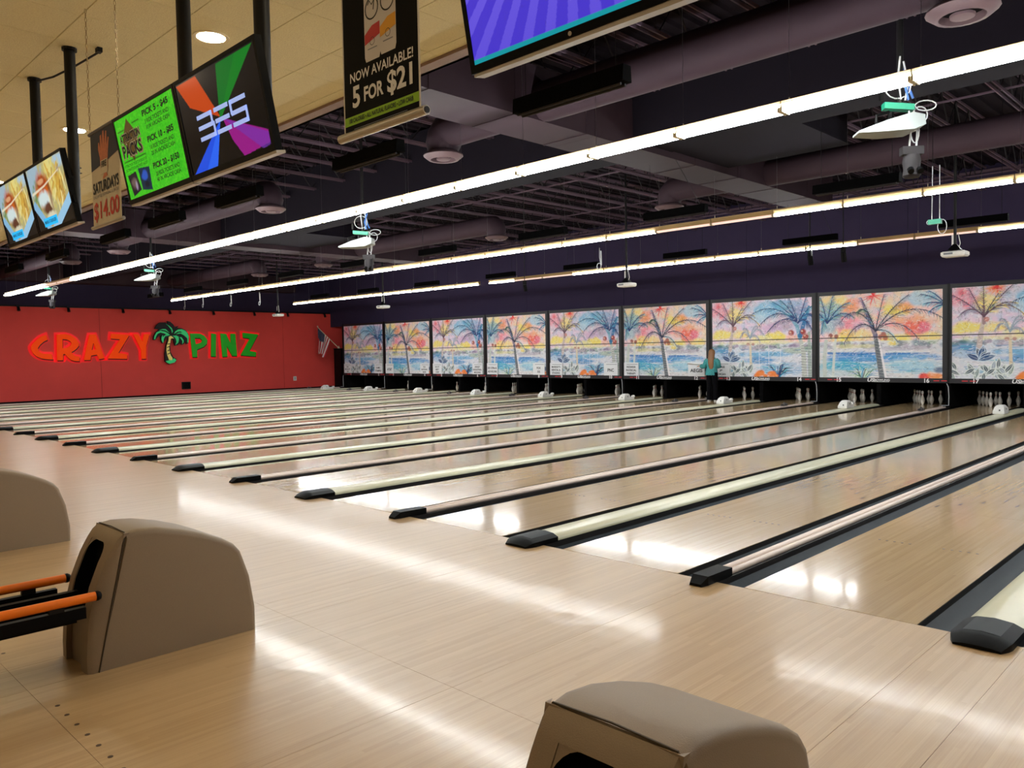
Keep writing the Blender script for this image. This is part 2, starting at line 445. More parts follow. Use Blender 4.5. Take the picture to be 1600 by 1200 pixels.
# ---- walls
def panel_wall(name, axis, at, th, cuts, z0, z1, m, seam):
    bk = MB()
    if axis == 'x': bk.box(min(at, at + th), max(at, at + th), cuts[0], cuts[-1], z0, z1)
    else: bk.box(cuts[0], cuts[-1], min(at, at + th), max(at, at + th), z0, z1)
    w = struct(name, bk.mesh(name, seam))
    s = -1 if th > 0 else 1
    for a, b in zip(cuts, cuts[1:]):
        mb = MB(); t = 0.015 * s; e = 0.006
        lo, hi = min(at, at + t), max(at, at + t)
        if axis == 'x': mb.box(lo, hi, a + e, b - e, z0, z1)
        else: mb.box(a + e, b - e, lo, hi, z0, z1)
        ob('wall_panel', mb.mesh('wall_panel', m), w)
    return w
ZR = 3.93
panel_wall('wall_left', 'x', XL, -0.12, [YB, -1.8, 6.95, 15.7, 21.0], 0.03, ZR, M['red'], M['seam'])
struct('wall_left_upper', MB().box(XL - 0.12, XL, YB, 21.0, ZR, ZD + 0.1).mesh('wall_left_upper', M['navy']))
struct('trim_1', MB().box(XL, XL + 0.05, 0, 18.5, ZR - 0.03, ZR + 0.03).mesh('wall_rail', M['black_metal']))
struct('baseboard_left', MB().box(XL, XL + 0.03, 0, 20.9, 0.0, 0.05).mesh('baseboard_left', M['black_plastic']))
panel_wall('wall_back_upper', 'y', 18.55, 0.1, [XL] + [i * 4.88 - 27.3 for i in range(8)] + [XR], 3.2, ZD + 0.1, M['navy'], M['mask_frame'])
struct('wall_back', MB().box(XL, XR, 20.9, 21.0, -0.12, ZD + 0.1).mesh('wall_back', M['pit']))
struct('wall_right', MB().box(XR, XR + 0.1, YB, 21.0, -0.12, ZD + 0.1).mesh('wall_right', M['navy']))
struct('wall_front', MB().box(XL, XR, YB - 0.1, YB, -0.12, ZD + 0.1).mesh('wall_front', M['beige_wall']))
struct('trim_2', MB().box(XL, XR, 18.40, 18.55, ZD - 0.16, ZD - 0.10).mesh('deck_ledge', M['joist']))

# ---- roof deck with bar joists
dk = []
n = 0; x = XL
pr = []
while x < XR:
    pr += [(x, ZD), (x + 0.10, ZD), (x + 0.13, ZD + 0.05), (x + 0.23, ZD + 0.05)]; x += 0.26
mbd = MB(); mbd.rings([[(a, -0.2, b) for a, b in pr], [(a, 21.0, b) for a, b in pr]], cap=False, close=False)
deck = struct('ceiling_deck', mbd.mesh('roof_deck', M['deck']))
chord = MB()
for s in (-1, 1):
    for zz in (5.66, 6.22):
        chord.box(s * 0.035 - 0.022 * (s < 0), s * 0.035 + 0.022 * (s > 0), 0.0, 18.4, zz, zz + 0.045)
chord = chord.mesh('joist_chords', M['joist'])
wb = MB(); yy = 0.2; sgn = 0
while yy < 18.0:
    a, b = (5.69, 6.23) if sgn == 0 else (6.23, 5.69)
    wb.tube([(0, yy, a), (0, yy + 0.42, b)], 0.013, 4, cap=False); yy += 0.42; sgn ^= 1
wb = wb.mesh('joist_web', M['web'])
x = -31.5; k = 0
while x < 10.8:
    j = ob('roof_joist', chord, deck, (x, 0, 0)); ob('joist_web', wb, j)
    x += 1.22
for y in (2.3, 9.6, 13.2, 16.6):
    ob('bridging_bar', MB().box(XL + .05, XR - .05, y - 0.016, y + 0.016, 5.72, 5.75).mesh('bridging_bar', M['joist']), deck)

# ---- boxed beam across the hall behind the first row of lamps
bm_ = MB()
for a, b in ((-31.19, -17.86), (-16.99, -3.56), (-2.69, XR)):
    bm_.rings([[(x, 5.35, 5.0), (x, 6.45, 5.0), (x, 6.45, 6.24), (x, 5.35, 6.24)] for x in (a, b)])
beam = struct('trim_3', bm_.mesh('cross_beam', M['bulkhead']))
for x in [-28.0 + 4.88 * i for i in range(8)]:
    ob('beam_joint_strip', MB().box(x - 0.01, x + 0.01, 5.343, 5.351, 5.0, 6.2).mesh('beam_joint_strip', M['mask_frame']), beam)

# ---- tiled ceiling of the concourse
TY = -0.37
ceil = struct('ceiling', MB().box(XL, XR, YB, TY + 0.05, ZC + 0.03, ZC + 0.08).mesh('ceiling_backing', M['tbar']))
g = 0.002
tl = MB().rings([[(g, g, 0.028), (0.61 - g, g, 0.028), (0.61 - g, 0.61 - g, 0.028), (g, 0.61 - g, 0.028)],
                 [(g, g, 0.006), (0.61 - g, g, 0.006), (0.61 - g, 0.61 - g, 0.006), (g, 0.61 - g, 0.006)],
                 [(0.005, 0.005, 0.0), (0.605, 0.005, 0.0), (0.605, 0.605, 0.0), (0.005, 0.605, 0.0)]])
tlm = tl.mesh('ceiling_tile', M['tile'])
edge = MB().box(g, 0.61 - g, g, 0.125, 0.0, 0.028).mesh('ceiling_edge_tile', M['tile'])
X0, Y0 = -1.281 % 0.61, -1.722
tilexs = [X0 - 0.61 * i for i in range(-14, 42)]
far = MB()
CANS = [(-1.628, -2.03), (-5.27, -1.98)]
for i, x in enumerate(tilexs):
    for j in range(-2, 14):
        y = Y0 - 0.61 * j
        if y < YB or x < XL or x + 0.61 > XR: continue
        if y + 0.61 > TY: continue
        if -10.5 < x < 3.2 and y > -5.1: ob('ceiling_tile', tlm, ceil, (x, y, ZC))
        else: far.box(x + g, x + 0.61 - g, y + g, y + 0.61 - g, ZC, ZC + 0.028)
    y = Y0 + 1.22
    if XL < x < XR - .61: far.box(x + g, x + 0.61 - g, y + g, TY, ZC, ZC + 0.028)
x = tilexs[-1]
far.box(XL, x, YB, TY, ZC, ZC + 0.028)
ob('ceiling_tile', far.mesh('ceiling_tiles_rest', M['tile']), ceil, kind='stuff')
struct('trim_4', MB().box(XL, XR, TY, TY + 0.16, ZC - 0.03, ZC + 0.06).box(XL, XR, TY + 0.12, TY + 0.16, ZC - 0.03, ZC + 0.4).mesh('ceiling_edge_trim', M['soffit']))
struct('trim_5', MB().box(XL, XR, TY + 0.10, TY + 0.14, ZC + 0.35, ZD + 0.1).mesh('upper_bulkhead', M['deck']))

# ================================================================== LANES
LW0, LW1 = 0.372, 1.515          # inner and outer edge of a lane from the middle of its pair
LH = (LW1 - LW0) / 2; LC = (LW0 + LW1) / 2
LEN = [0.004, 3.66, 7.32, 10.98, 14.64, 17.9, 20.3]
lane_pan = [MB().box(-LH, LH, a + 0.001, b - 0.001, -0.004, 0.0).mesh('lane_panel', M['lane']) for a, b in zip(LEN, LEN[1:])]
edge_bar = MB().box(-LH - 0.0015, LH + 0.0015, 0.006, 20.3, -0.119, -0.0045).mesh('lane_foundation', M['lane_edge'])
def gutter_mesh(w):
    pts = []
    for i in range(9):
        t = i / 8; pts.append((t * w, -0.048 - 0.05 * math.sin(math.pi * t)))
    prof = pts + [(w, -0.118), (0, -0.118)]
    return MB().extr(prof, 0.004, 20.3).mesh('gutter', M['gutter'], True, 50)
CW, CN = 0.15, 0.062             # half widths of the wide and the narrow cap
GI, GO = gutter_mesh(LW0 - CW - 0.004), gutter_mesh(P / 2 - CN - LW1 - 0.004)
mk = MB()
for i in range(1, 6):
    for s in (-1, 1):
        mk.lathe([(0.011, 0.0), (0.011, 0.0012)], (s * (0.07 + 0.062 * i), 2.05, 0.0), 8)
for i in range(-3, 4):
    y = 4.6 - 0.25 * abs(i)
    x = i * LH * 0.27
    mk.add([(x, y + 0.16, 0.001), (x - 0.016, y, 0.001), (x + 0.016, y, 0.001)], [(0, 1, 2)])
mk = mk.mesh('guide_marks', M['mark'])
for k in range(-8, 2):
    for s in (-1, 1):
        nlane = 17 + 2 * k + (s > 0)
        side = 'left' if s < 0 else 'right'
        t = thing('bowling_lane', f'polished maple bowling lane {NUM[nlane]} with its grey gutters and guide dots', 'lane',
                  (k * P + s * LC, 0, 0), group='bowling lanes')
        for pm in lane_pan: ob('lane_panel', pm, t)
        ob('lane_foundation', edge_bar, t)
        # gutters: inner one next to the wide cap, outer one next to the narrow cap
        if s > 0:
            ob('gutter', GI, t, (-LC + CW + 0.002, 0, 0)); ob('gutter', GO, t, (LH + 0.002, 0, 0))
        else:
            ob('gutter', GO, t, (-(P / 2) + LC + CN + 0.002, 0, 0))
            ob('gutter', GI, t, (LH + 0.002, 0, 0))
        ob('guide_marks', mk, t, kind='stuff')

# ---- caps between the lanes: wide cream ball-return cap in a pair, narrow double rail between pairs
YE = 17.9
prof = [(-CW, 0.006)] + [(-CW, 0.02), (-CW + 0.012, 0.042), (-0.09, 0.056), (0, 0.062), (0.09, 0.056), (CW - 0.012, 0.042), (CW, 0.02)] + [(CW, 0.006)]
wide = MB().extr(prof, 0.16, YE).mesh('cap_cover', M['cap_cream'], True, 50)
wbase = MB().box(-CW + 0.006, CW - 0.006, 0.01, 18.25, -0.118, 0.0055).mesh('cap_base', M['lane_edge'])
nose = MB()
def nose_ring(y, w, h, dz=0.0):
    return [(-w, y, 0.001), (-w, y, h * 0.55 + dz), (-w * 0.62, y, h * 0.88 + dz), (0, y, h + dz), (w * 0.62, y, h * 0.88 + dz), (w, y, h * 0.55 + dz), (w, y, 0.001)]
nose.rings([nose_ring(-0.20, CW * 0.80, 0.022), nose_ring(-0.14, CW * 0.98, 0.066), nose_ring(-0.10, CW + 0.006, 0.076), nose_ring(0.19, CW + 0.006, 0.076)])
nose = nose.mesh('end_cap', M['black_plastic'], True, 30)
ntop = MB().rings([[(x, y, z + 0.0015) for x, y, z in nose_ring(-0.10, CW * 0.99, 0.076)[1:6]] , [(x, y, z + 0.0015) for x, y, z in nose_ring(0.188, CW * 0.99, 0.076)[1:6]]], cap=False, close=False).mesh('end_cap_top', M['black_top'], True, 50)
npf = [(-CN, -0.118), (-CN, -0.005), (-0.05, 0.0), (-0.005, 0.0), (0.005, 0.0), (0.05, 0.0), (CN, -0.005), (CN, -0.118)]
nbase = MB().extr(npf, 0.01, 18.25).mesh('rail_base', M['cap_dark'])
def rail(x, r, zc):
    return MB().rings([[(x + r * math.cos(a), y, zc + r * math.sin(a)) for a in [2 * math.pi * i / 10 for i in range(10)]] for y in (0.2, YE)]).mesh('bumper_rail', M['cap_wood'], True)
nr1, nr2 = rail(-0.030, 0.027, 0.024), rail(0.031, 0.024, 0.018)
nnose = MB().rings([[(-0.05, -0.19, 0.001), (-0.045, -0.19, 0.02), (0.045, -0.19, 0.02), (0.05, -0.19, 0.001)],
                    [(-0.064, -0.12, 0.001), (-0.064, -0.12, 0.066), (0.064, -0.12, 0.066), (0.064, -0.12, 0.001)],
                    [(-0.064, 0.22, 0.001), (-0.064, 0.22, 0.062), (0.064, 0.22, 0.062), (0.064, 0.22, 0.001)]]).mesh('end_cap', M['black_plastic'])
for k in range(-8, 2):
    a, b = 17 + 2 * k, 18 + 2 * k
    t = thing('ball_return_divider', f'wide cream ball-return cap with black nose between lanes {NUM[a]} and {NUM[b]}', 'lane divider', (k * P, 0, 0), group='wide lane caps')
    ob('cap_cover', wide, t); ob('cap_base', wbase, t); e = ob('end_cap', nose, t); ob('end_cap_top', ntop, e)
for k in range(-9, 2):
    a, b = 18 + 2 * k, 19 + 2 * k
    lab = f'narrow beige double rail with small black nose between lanes {NUM[max(a, 0)]} and {NUM[min(b, 20)]}'
    if a == 0: lab = 'narrow beige double rail along the outer edge of lane one'
    if a == 20: lab = 'narrow beige double rail along the outer edge of lane twenty'
    t = thing('lane_divider', lab, 'lane divider', ((k + 0.5) * P, 0, 0), group='narrow division rails')
    ob('rail_base', nbase, t); ob('bumper_rail', nr1, t); ob('bumper_rail', nr2, t); ob('end_cap', nnose, t)

# ---- white sensor housings on the wide caps, small reflector blocks on the rails
hs = MB().rings([[(-0.12, -0.20, 0), (0.12, -0.20, 0), (0.12, 0.16, 0), (-0.12, 0.16, 0)],
                 [(-0.12, -0.20, 0.05), (0.12, -0.20, 0.05), (0.12, 0.16, 0.06), (-0.12, 0.16, 0.06)],
                 [(-0.095, -0.13, 0.15), (0.095, -0.13, 0.15), (0.095, 0.13, 0.17), (-0.095, 0.13, 0.17)],
                 [(-0.06, -0.06, 0.20), (0.06, -0.06, 0.20), (0.06, 0.10, 0.20), (-0.06, 0.10, 0.20)]]).mesh('housing', M['white_plastic'], True, 25)
hb = MB().box(-0.07, 0.07, 0.16, 0.42, 0.0, 0.08).tube([(0, 0.40, 0.09), (0, 0.50, 0.09)], 0.045, 8).mesh('tail_block', M['white_plastic'])
hd = MB().lathe([(0.016, 0.0), (0.016, 0.006)], (0, 0, 0), 8).mesh('lens', M['black_plastic'])
for k in range(-8, 1):
    a = 17 + 2 * k
    t = thing('sensor_housing', f'white faceted plastic housing on the wide cap between lanes {NUM[a]} and {NUM[a + 1]}', 'sensor', (k * P - 0.02, 15.95, 0.0635), group='white housings near the pins')
    ob('housing', hs, t); ob('tail_block', hb, t)
    ob('lens', hd, t, (0.02, -0.185, 0.085), (math.radians(80), 0, 0)); ob('lens', hd, t, (0.113, 0.0, 0.11), (0, math.radians(75), 0))
rb = MB().box(-0.05, 0.05, -0.10, -0.02, 0, 0.05).box(-0.05, 0.05, 0.04, 0.12, 0, 0.06).tube([(0, -0.06, 0.05), (0, 0, 0.09), (0, 0.08, 0.06)], 0.012, 6).mesh('bracket', M['grey_metal'])
rl = MB().box(-0.03, 0.03, -0.115, -0.10, 0.01, 0.045).mesh('lens', M['ink'])
for k in range(-8, 1):
    t = thing('rail_bracket', f'small grey metal sensor bracket on the rail between lanes {NUM[16 + 2 * k]} and {NUM[17 + 2 * k]}' if k > -8 else 'small grey metal sensor bracket on the outer rail of lane one',
              'bracket', ((k - 0.5) * P, 16.1, 0.0515), group='rail brackets')
    ob('bracket', rb, t); ob('lens', rl, t)

# ---- pits, pins
sp = MB().box(-0.06, 0.06, 18.26, 20.3, 0.001, 0.635).mesh('side_wall', M['pit'])
top = MB().box(0.062, P - 0.062, 18.26, 20.3, 0.637, 0.648).mesh('pit_hood', M['pit'])
cur = MB().box(0.062, P - 0.062, 20.32, 20.34, -0.1, 0.648).mesh('pit_curtain', M['pit'])
for k in range(-8, 2):
    t = thing('pin_pit', f'black open pin pit below lane numbers {NUM[17 + 2 * k]} and {NUM[18 + 2 * k]}', 'pin pit', ((k - 0.5) * P, 0, 0), group='pin pits')
    ob('side_wall', sp, t); ob('side_wall', sp, t, (P / 2, 0, 0)); ob('pit_hood', top, t); ob('pit_curtain', cur, t)
pp = [(0.026, 0.0), (0.030, 0.01), (0.045, 0.06), (0.0605, 0.115), (0.058, 0.15), (0.045, 0.195), (0.030, 0.235), (0.0235, 0.265), (0.0245, 0.295), (0.031, 0.33), (0.0325, 0.345), (0.029, 0.368), (0.018, 0.384), (0.004, 0.389)]
pinm = MB().lathe(pp, n=10).mesh('pin_body', M['pin_white'], True, 60)
PINPOS = {(0, 0): 'foremost of the rack', (1, 0): 'left one of the second row', (1, 1): 'right one of the second row', (2, 0): 'left one of the third row', (2, 1): 'middle one of the third row',
          (2, 2): 'right one of the third row', (3, 0): 'left corner of the last row', (3, 3): 'right corner of the last row'}
pst = MB().lathe([(0.0262, 0.250), (0.0246, 0.258)], n=10, cap=False).lathe([(0.0250, 0.276), (0.0257, 0.288)], n=10, cap=False).mesh('neck_stripe', M['pin_red'], True)
for k in range(-8, 1):
    for s in (-1, 1):
        nl = 17 + 2 * k + (s > 0); c = k * P + s * LC
        for row in range(4):
            for q in range(row + 1):
                if row == 3 and q in (1, 2): continue
                t = thing('bowling_pin', f'white bowling pin, {PINPOS[(row, q)]} in the pit of lane {NUM[nl]}', 'bowling pin',
                          (c + (q - row / 2) * 0.311, 18.95 + row * 0.27, 0.0005), group=f'pins on lane {NUM[nl]}')
                ob('pin_body', pinm, t); ob('neck_stripe', pst, t)

# ================================================================== CEILING EQUIPMENT
# ---- fluorescent strip rows
ch = MB().extr([(-0.014, -0.012), (-0.062, 0.07), (-0.062, 0.086), (0.062, 0.086), (0.062, 0.07), (0.014, -0.012)], -0.605, 0.605)
chm = xform(ch.mesh('channel', M['fix_white']), lambda a, b, c: (b, a, c))
pan = xform(MB().box(-0.068, 0.068, -0.605, 0.605, 0.0865, 0.0925).mesh('top_plate', M['fix_tan']), lambda a, b, c: (b, a, c))
tb_on = [MB().tube([(-0.585, s * 0.062, 0.008), (0.585, s * 0.062, 0.008)], 0.0195, 6, cap=False).mesh('tube', M['tube'], True, 80) for s in (-1, 1)]
tb_off = [MB().tube([(-0.585, s * 0.062, 0.008), (0.585, s * 0.062, 0.008)], 0.0195, 6, cap=False).mesh('tube', M['tube_off'], True, 80) for s in (-1, 1)]
sock = MB().box(-0.0085, 0.0085, -0.085, 0.085, -0.018, 0.03).mesh('socket', M['fix_white'])
# whatever a hanging thing meets first above it: duct, branch duct, beam, drop box, else the deck
OVER = [(-3.55, -2.70, 0.0, 13.0, 4.9), (-17.85, -17.0, 0.0, 13.0, 4.9), (-32.0, -31.2, 0.0, 16.0, 4.9), (XL, XR, 5.35, 6.45, 5.0),
        (-2.69, -0.47, 6.52, 8.33, 5.02), (-16.93, -14.37, 6.52, 8.23, 5.02),
        (-5.1, -3.5, 3.0, 3.5, 4.9), (-2.7, 2.9, 3.0, 3.5, 4.9), (-17.0, -10.3, 3.0, 3.5, 4.9), (-19.7, -17.8, 3.0, 3.5, 4.9), (-31.2, -22.5, 3.0, 3.5, 4.9),
        (-5.3, -3.5, 9.65, 10.15, 4.9), (-2.7, 2.9, 9.65, 10.15, 4.9), (-17.0, -10.3, 9.65, 10.15, 4.9), (-19.3, -17.8, 9.65, 10.15, 4.9), (-31.2, -22.9, 9.65, 10.15, 4.9)]
def above(x, y, pad=0.01):
    return min([z for x0, x1, y0, y1, z in OVER if x0 - pad < x < x1 + pad and y0 - pad < y < y1 + pad] + [ZD + 0.002])
_wm = {}
def wire(name, ln, r=0.0025, m='grey_metal', n=4):
    k = (name, round(ln, 3), r, m)
    if k not in _wm: _wm[k] = MB().tube([(0, 0, 0), (0, 0, ln)], r, n).mesh(name, M[m])
    return _wm[k]
chn = xform(MB().extr([(-0.03, -0.004), (-0.05, 0.055), (-0.05, 0.075), (0.05, 0.075), (0.05, 0.055), (0.03, -0.004)], -0.605, 0.605).mesh('channel', M['fix_tan']), lambda a, b, c: (b, a, c))
tb2 = [[MB().tube([(-0.585, s * 0.024, -0.024), (0.585, s * 0.024, -0.024)], 0.019, 6, cap=False).mesh('tube', M[q], True, 80) for s in (-1, 1)] for q in ('tube', 'tube_off')]
sock2 = MB().box(-0.0085, 0.0085, -0.05, 0.05, -0.046, -0.004).mesh('socket', M['fix_white'])
stud = MB().tube([(0, 0, 0.085), (0, 0, 0.13)], 0.007, 4).mesh('stud', M['fix_white'])
ROWS = [('front', 2.6, 4.05, -28.2, 9.6), ('middle', 8.19, 4.03, -27.4, 9.6), ('rear', 13.6, 4.05, -27.3, 9.6)]
OFF = {'front': [(-22.75, -21.05)], 'middle': [(-4.1, -1.9)], 'rear': [(-13.0, -10.8), (-1.8, 0.55)]}
GAP = {'rear': [(-22.9, -22.35), (-15.3, -14.45)]}
for rn, y, z, x0, x1 in ROWS:
    n = 0; x = x0 + 0.61
    while x < x1:
        if any(a < x < b for a, b in GAP.get(rn, [])): x += 0.5; continue
        n += 1
        off = any(a < x < b for a, b in OFF[rn])
        st = 'dim pinkish' if off else 'glowing white'
        t = thing('fluorescent_fixture', f'{st} fluorescent strip, {ordinal(n)} from the red wall in the {rn} ceiling row', 'light fixture', (x, y, z), group=f'fluorescent strips in the {rn} row')
        fr_ = rn == 'front'
        ob('channel', chm if fr_ else chn, t); sk = sock if fr_ else sock2
        if fr_: ob('top_plate', pan, t)
        ob('socket', sk, t, (-0.594, 0, 0)); ob('socket', sk, t, (0.594, 0, 0)); ob('stud', stud, t, (-0.55, 0, 0))
        ob('hanger_wire', wire('hanger_wire', above(x - 0.55, y) - z - 0.086), t, (-0.55, 0, 0.085))
        for mm in ((tb_off if off else tb_on) if fr_ else tb2[1 if off else 0]): ob('tube', mm, t)
        x += 1.222

# ---- recessed downlights in the tiled ceiling
trim = MB().rings([[(r * math.cos(2 * math.pi * k / 24), r * math.sin(2 * math.pi * k / 24), z) for k in range(24)] for r, z in ((0.145, 0.0), (0.145, -0.008), (0.115, -0.006), (0.112, 0.0))], cap=False).mesh('trim_ring', M['can_trim'], True)
lens = MB().lathe([(0.112, -0.003), (0.112, -0.001)], n=24).mesh('lens', M['can_lens'])
canl = [(-1.628, -2.03, 'round downlight glowing in the ceiling behind the spoked-beam screen'),
        (-5.27, -1.98, 'round downlight glowing in the ceiling left of the chained price banner'),
        (2.01, -2.03, 'round downlight over the right end of the approach'), (-8.9, -1.98, 'round downlight far along the tiled ceiling'),
        (-12.6, -1.98, 'round downlight farthest along the tiled ceiling'),
        (5.65, -2.03, 'round downlight above the rightmost approach'), (-1.63, -5.7, 'round downlight behind the camera on the left'),
        (2.01, -5.7, 'round downlight just behind the camera'), (5.65, -5.7, 'round downlight behind the camera on the right'), (-5.27, -5.7, 'round downlight behind the camera farthest left'), (-8.9, -5.7, 'round downlight behind the camera by the far seats')]
for x, y, l in canl:
    t = thing('downlight', l, 'downlight', (x, y, ZC), group='recessed downlights')
    ob('trim_ring', trim, t); ob('lens', lens, t)
t = thing('sprinkler', 'small dark sprinkler head under the tiled ceiling', 'sprinkler', (-7.19, -1.35, ZC - 0.001))
ob('escutcheon', MB().lathe([(0.03, 0), (0.03, -0.008)], n=10).mesh('escutcheon', M['black_metal']), t)
ob('sprinkler_head', MB().tube([(0, 0, -0.006), (0, 0, -0.07)], 0.011, 6).lathe([(0.035, -0.072), (0.035, -0.078)], n=10).mesh('sprinkler_head', M['black_metal']), t)

# ---- main ducts with branches and diffusers
def duct_thing(label, x0, x1, y1, branches):
    t = thing('air_duct', label, 'air duct', ((x0 + x1) / 2, 0.0, 4.9), group='main air ducts')
    w = (x1 - x0) / 2
    for ya, yb in ((0.02, 4.4), (4.405, 8.8), (8.805, y1)):
        ob('trunk', MB().box(-w, w, ya, yb, 0.0, 0.74).mesh('trunk', M['duct']), t)
    sm = MB().box(-w - 0.008, w + 0.008, -0.012, 0.012, -0.008, 0.74).mesh('seam_band', M['duct'])
    for yy in np.arange(1.2, y1, 1.5):
        if not 5.3 < yy < 6.5: ob('seam_band', sm, t, (0, yy, 0))
    cx = (x0 + x1) / 2
    for xd, yd, r in branches:
        s = 1 if xd > cx else -1
        xa, xb = s * w, xd - cx
        z = r
        pts = [(xa, yd, z), (xb - s * r * 1.0, yd, z), (xb - s * r * 0.45, yd, z - r * 0.08), (xb - s * 0.05, yd, z - r * 0.35), (xb, yd, z - r * 0.75), (xb, yd, -0.04)]
        b = ob('branch_duct', MB().tube(pts, [r, r, r * 1.02, r * 1.05, r * 1.02, r * 0.9], 16).mesh('branch_duct', M['duct'], True, 60), t)
        ob('diffuser', MB().lathe([(0.20, -0.03), (0.24, -0.04), (0.31, -0.085), (0.315, -0.105), (0.24, -0.165), (0.20, -0.165), (0.20, -0.04)], (xb, yd, 0), 20, cap=False).mesh('diffuser', M['duct_end'], True, 50), b)
        ob('diffuser_slot_shade', MB().lathe([(0.199, -0.09), (0.199, -0.085)], (xb, yd, 0), 20).mesh('diffuser_slot_shade', M['pit']), b)  # black disc painted in as the shade of the diffuser slot
        ob('diffuser_cone', MB().lathe([(0.03, -0.09), (0.11, -0.14), (0.105, -0.165), (0.05, -0.17)], (xb, yd, 0), 16).mesh('diffuser_cone', M['duct_end'], True, 40), b)
    return t
duct_thing('large dark box duct above the middle lanes with round side branches', -3.55, -2.70, 13.0, [(-4.78, 3.2, 0.27), (2.56, 3.27, 0.27), (-4.98, 9.85, 0.26), (2.6, 9.95, 0.26)])
duct_thing('dark box duct with round branches halfway towards the red wall', -17.85, -17.0, 13.0, [(-10.59, 3.4, 0.26), (-19.36, 3.4, 0.26), (-10.64, 10.1, 0.26), (-19.0, 9.95, 0.26)])
duct_thing('dark box duct running along the top of the red wall', -32.0, -31.2, 16.0, [(-22.8, 3.15, 0.26), (-23.2, 9.8, 0.26)])
for x0, x1, y0, y1, l in ((-2.66, -0.5, 6.55, 8.3, 'dark sheet-metal drop box beside the middle duct behind the cross beam'), (-16.9, -14.4, 6.55, 8.2, 'dark sheet-metal drop box beside the left duct behind the cross beam')):
    t = thing('duct_drop_box', l, 'duct box', ((x0 + x1) / 2, (y0 + y1) / 2, 5.05))
    a, b = (x1 - x0) / 2, (y1 - y0) / 2
    ob('box', MB().box(-a, a, -b, b, 0.0, 0.6).mesh('box', M['bulkhead']), t)
    ob('flange', MB().box(-a - 0.03, a + 0.03, -b - 0.03, b + 0.03, -0.03, 0.0).mesh('flange', M['bulkhead']), t)

# ---- long black ultraviolet lamp boxes hung in three rows
ub = MB().rings([[(-0.61, -0.06, 0), (0.61, -0.06, 0), (0.61, 0.06, 0), (-0.61, 0.06, 0)], [(-0.61, -0.05, 0.13), (0.61, -0.05, 0.13), (0.61, 0.05, 0.13), (-0.61, 0.05, 0.13)]]).mesh('housing', M['blackbox'])
ut = MB().tube([(-0.57, 0, -0.014), (0.57, 0, -0.014)], 0.013, 6).mesh('dark_tube', M['web'])
UV = [('front', 0.15, 3.83, [0.39, -2.54, -5.57, -8.0, -10.25, -13.6, -16.9, -20.2]), ('middle', 6.6, 3.95, [0.29, -2.74, -5.79, -9.0, -12.2, -15.4, -18.6, -21.8, -25.0]),
      ('rear', 12.2, 4.0, [0.34, -2.88, -6.08, -9.43, -12.64, -16.2, -19.6, -22.9])]
for rn, y, z, xx in UV:
    for i, x in enumerate(xx):
        t = thing('black_light_box', f'long black unlit lamp box, {ordinal(i + 1)} from the right in the {rn} hanging row', 'lamp box', (x, y, z), group=f'black lamp boxes in the {rn} row')
        ob('housing', ub, t)
        for s in (-1, 1):
            ob('dark_tube', ut, t, (0, s * 0.03, 0))
            h1, h2 = above(x + s * 0.5, y), above(x - s * 0.5, y)
            if h1 > h2:      # one end hangs beside a duct: this wire slants in to the duct's underside
                xe = next(q for q in np.linspace(s * 0.5, -s * 0.5, 101) if above(x + q - s * 0.04, y, 0.0) <= h2)
                ob('hanger_wire', MB().tube([(s * 0.5, 0, 0.128), (xe - s * 0.04, 0, h2 - z)], 0.004, 4).mesh('hanger_wire', M['black_metal']), t)
            else: ob('hanger_wire', wire('hanger_wire', h1 - z - 0.128, 0.004, 'black_metal'), t, (s * 0.5, 0, 0.128))

# ---- projectors on long black poles over the rear lanes
pb = MB().rings([[(-0.19, -0.13, 0.0), (0.19, -0.13, 0.0), (0.19, 0.13, 0.0), (-0.19, 0.13, 0.0)], [(-0.21, -0.15, 0.03), (0.21, -0.15, 0.03), (0.21, 0.15, 0.03), (-0.21, 0.15, 0.03)],
                 [(-0.21, -0.15, 0.085), (0.21, -0.15, 0.085), (0.21, 0.15, 0.085), (-0.21, 0.15, 0.085)], [(-0.18, -0.12, 0.105), (0.18, -0.12, 0.105), (0.18, 0.12, 0.105), (-0.18, 0.12, 0.105)]]).mesh('projector_body', M['white_plastic'])
pv = MB().box(-0.16, 0.0, -0.153, -0.150, 0.04, 0.075).lathe([(0.045, 0), (0.045, 0.02)], (0.10, 0.158, 0.055), 10).mesh('vent_grille', M['grey_ink'])
pm = MB().box(-0.07, 0.07, -0.06, 0.06, 0.105, 0.13).rings([[(-0.11, -0.08, 0.13), (0.11, -0.08, 0.13), (0.11, 0.08, 0.13), (-0.11, 0.08, 0.13)], [(-0.03, -0.03, 0.24), (0.03, -0.03, 0.24), (0.03, 0.03, 0.24), (-0.03, 0.03, 0.24)]]).mesh('mount', M['black_plastic'])
pw = MB().box(-0.055, -0.02, -0.02, 0.02, 0.2, 0.42).tube([(0.05, 0, 0.12), (0.09, 0, 0.25), (0.05, 0, 0.45)], 0.008, 5).mesh('adapter', M['white_plastic'])
for x, y, l in ((0.16, 11.77, 'white projector on a black pole nearest the right edge'), (-7.8, 12.1, 'white projector on a black pole above the lane eleven and twelve mural'),
                (-18.7, 12.2, 'small white projector hanging above the lane five and six mural'), (-25.5, 11.8, 'farthest white projector hanging in front of the red wall')):
    t = thing('projector', l, 'projector', (x, y, 3.36), group='projectors')
    ob('projector_body', pb, t); ob('vent_grille', pv, t); ob('mount', pm, t); ob('adapter', pw, t); ob('pole', wire('pole', above(x, y) - 3.36 - 0.2, 0.028, 'black_metal', 8), t, (0, 0, 0.2))

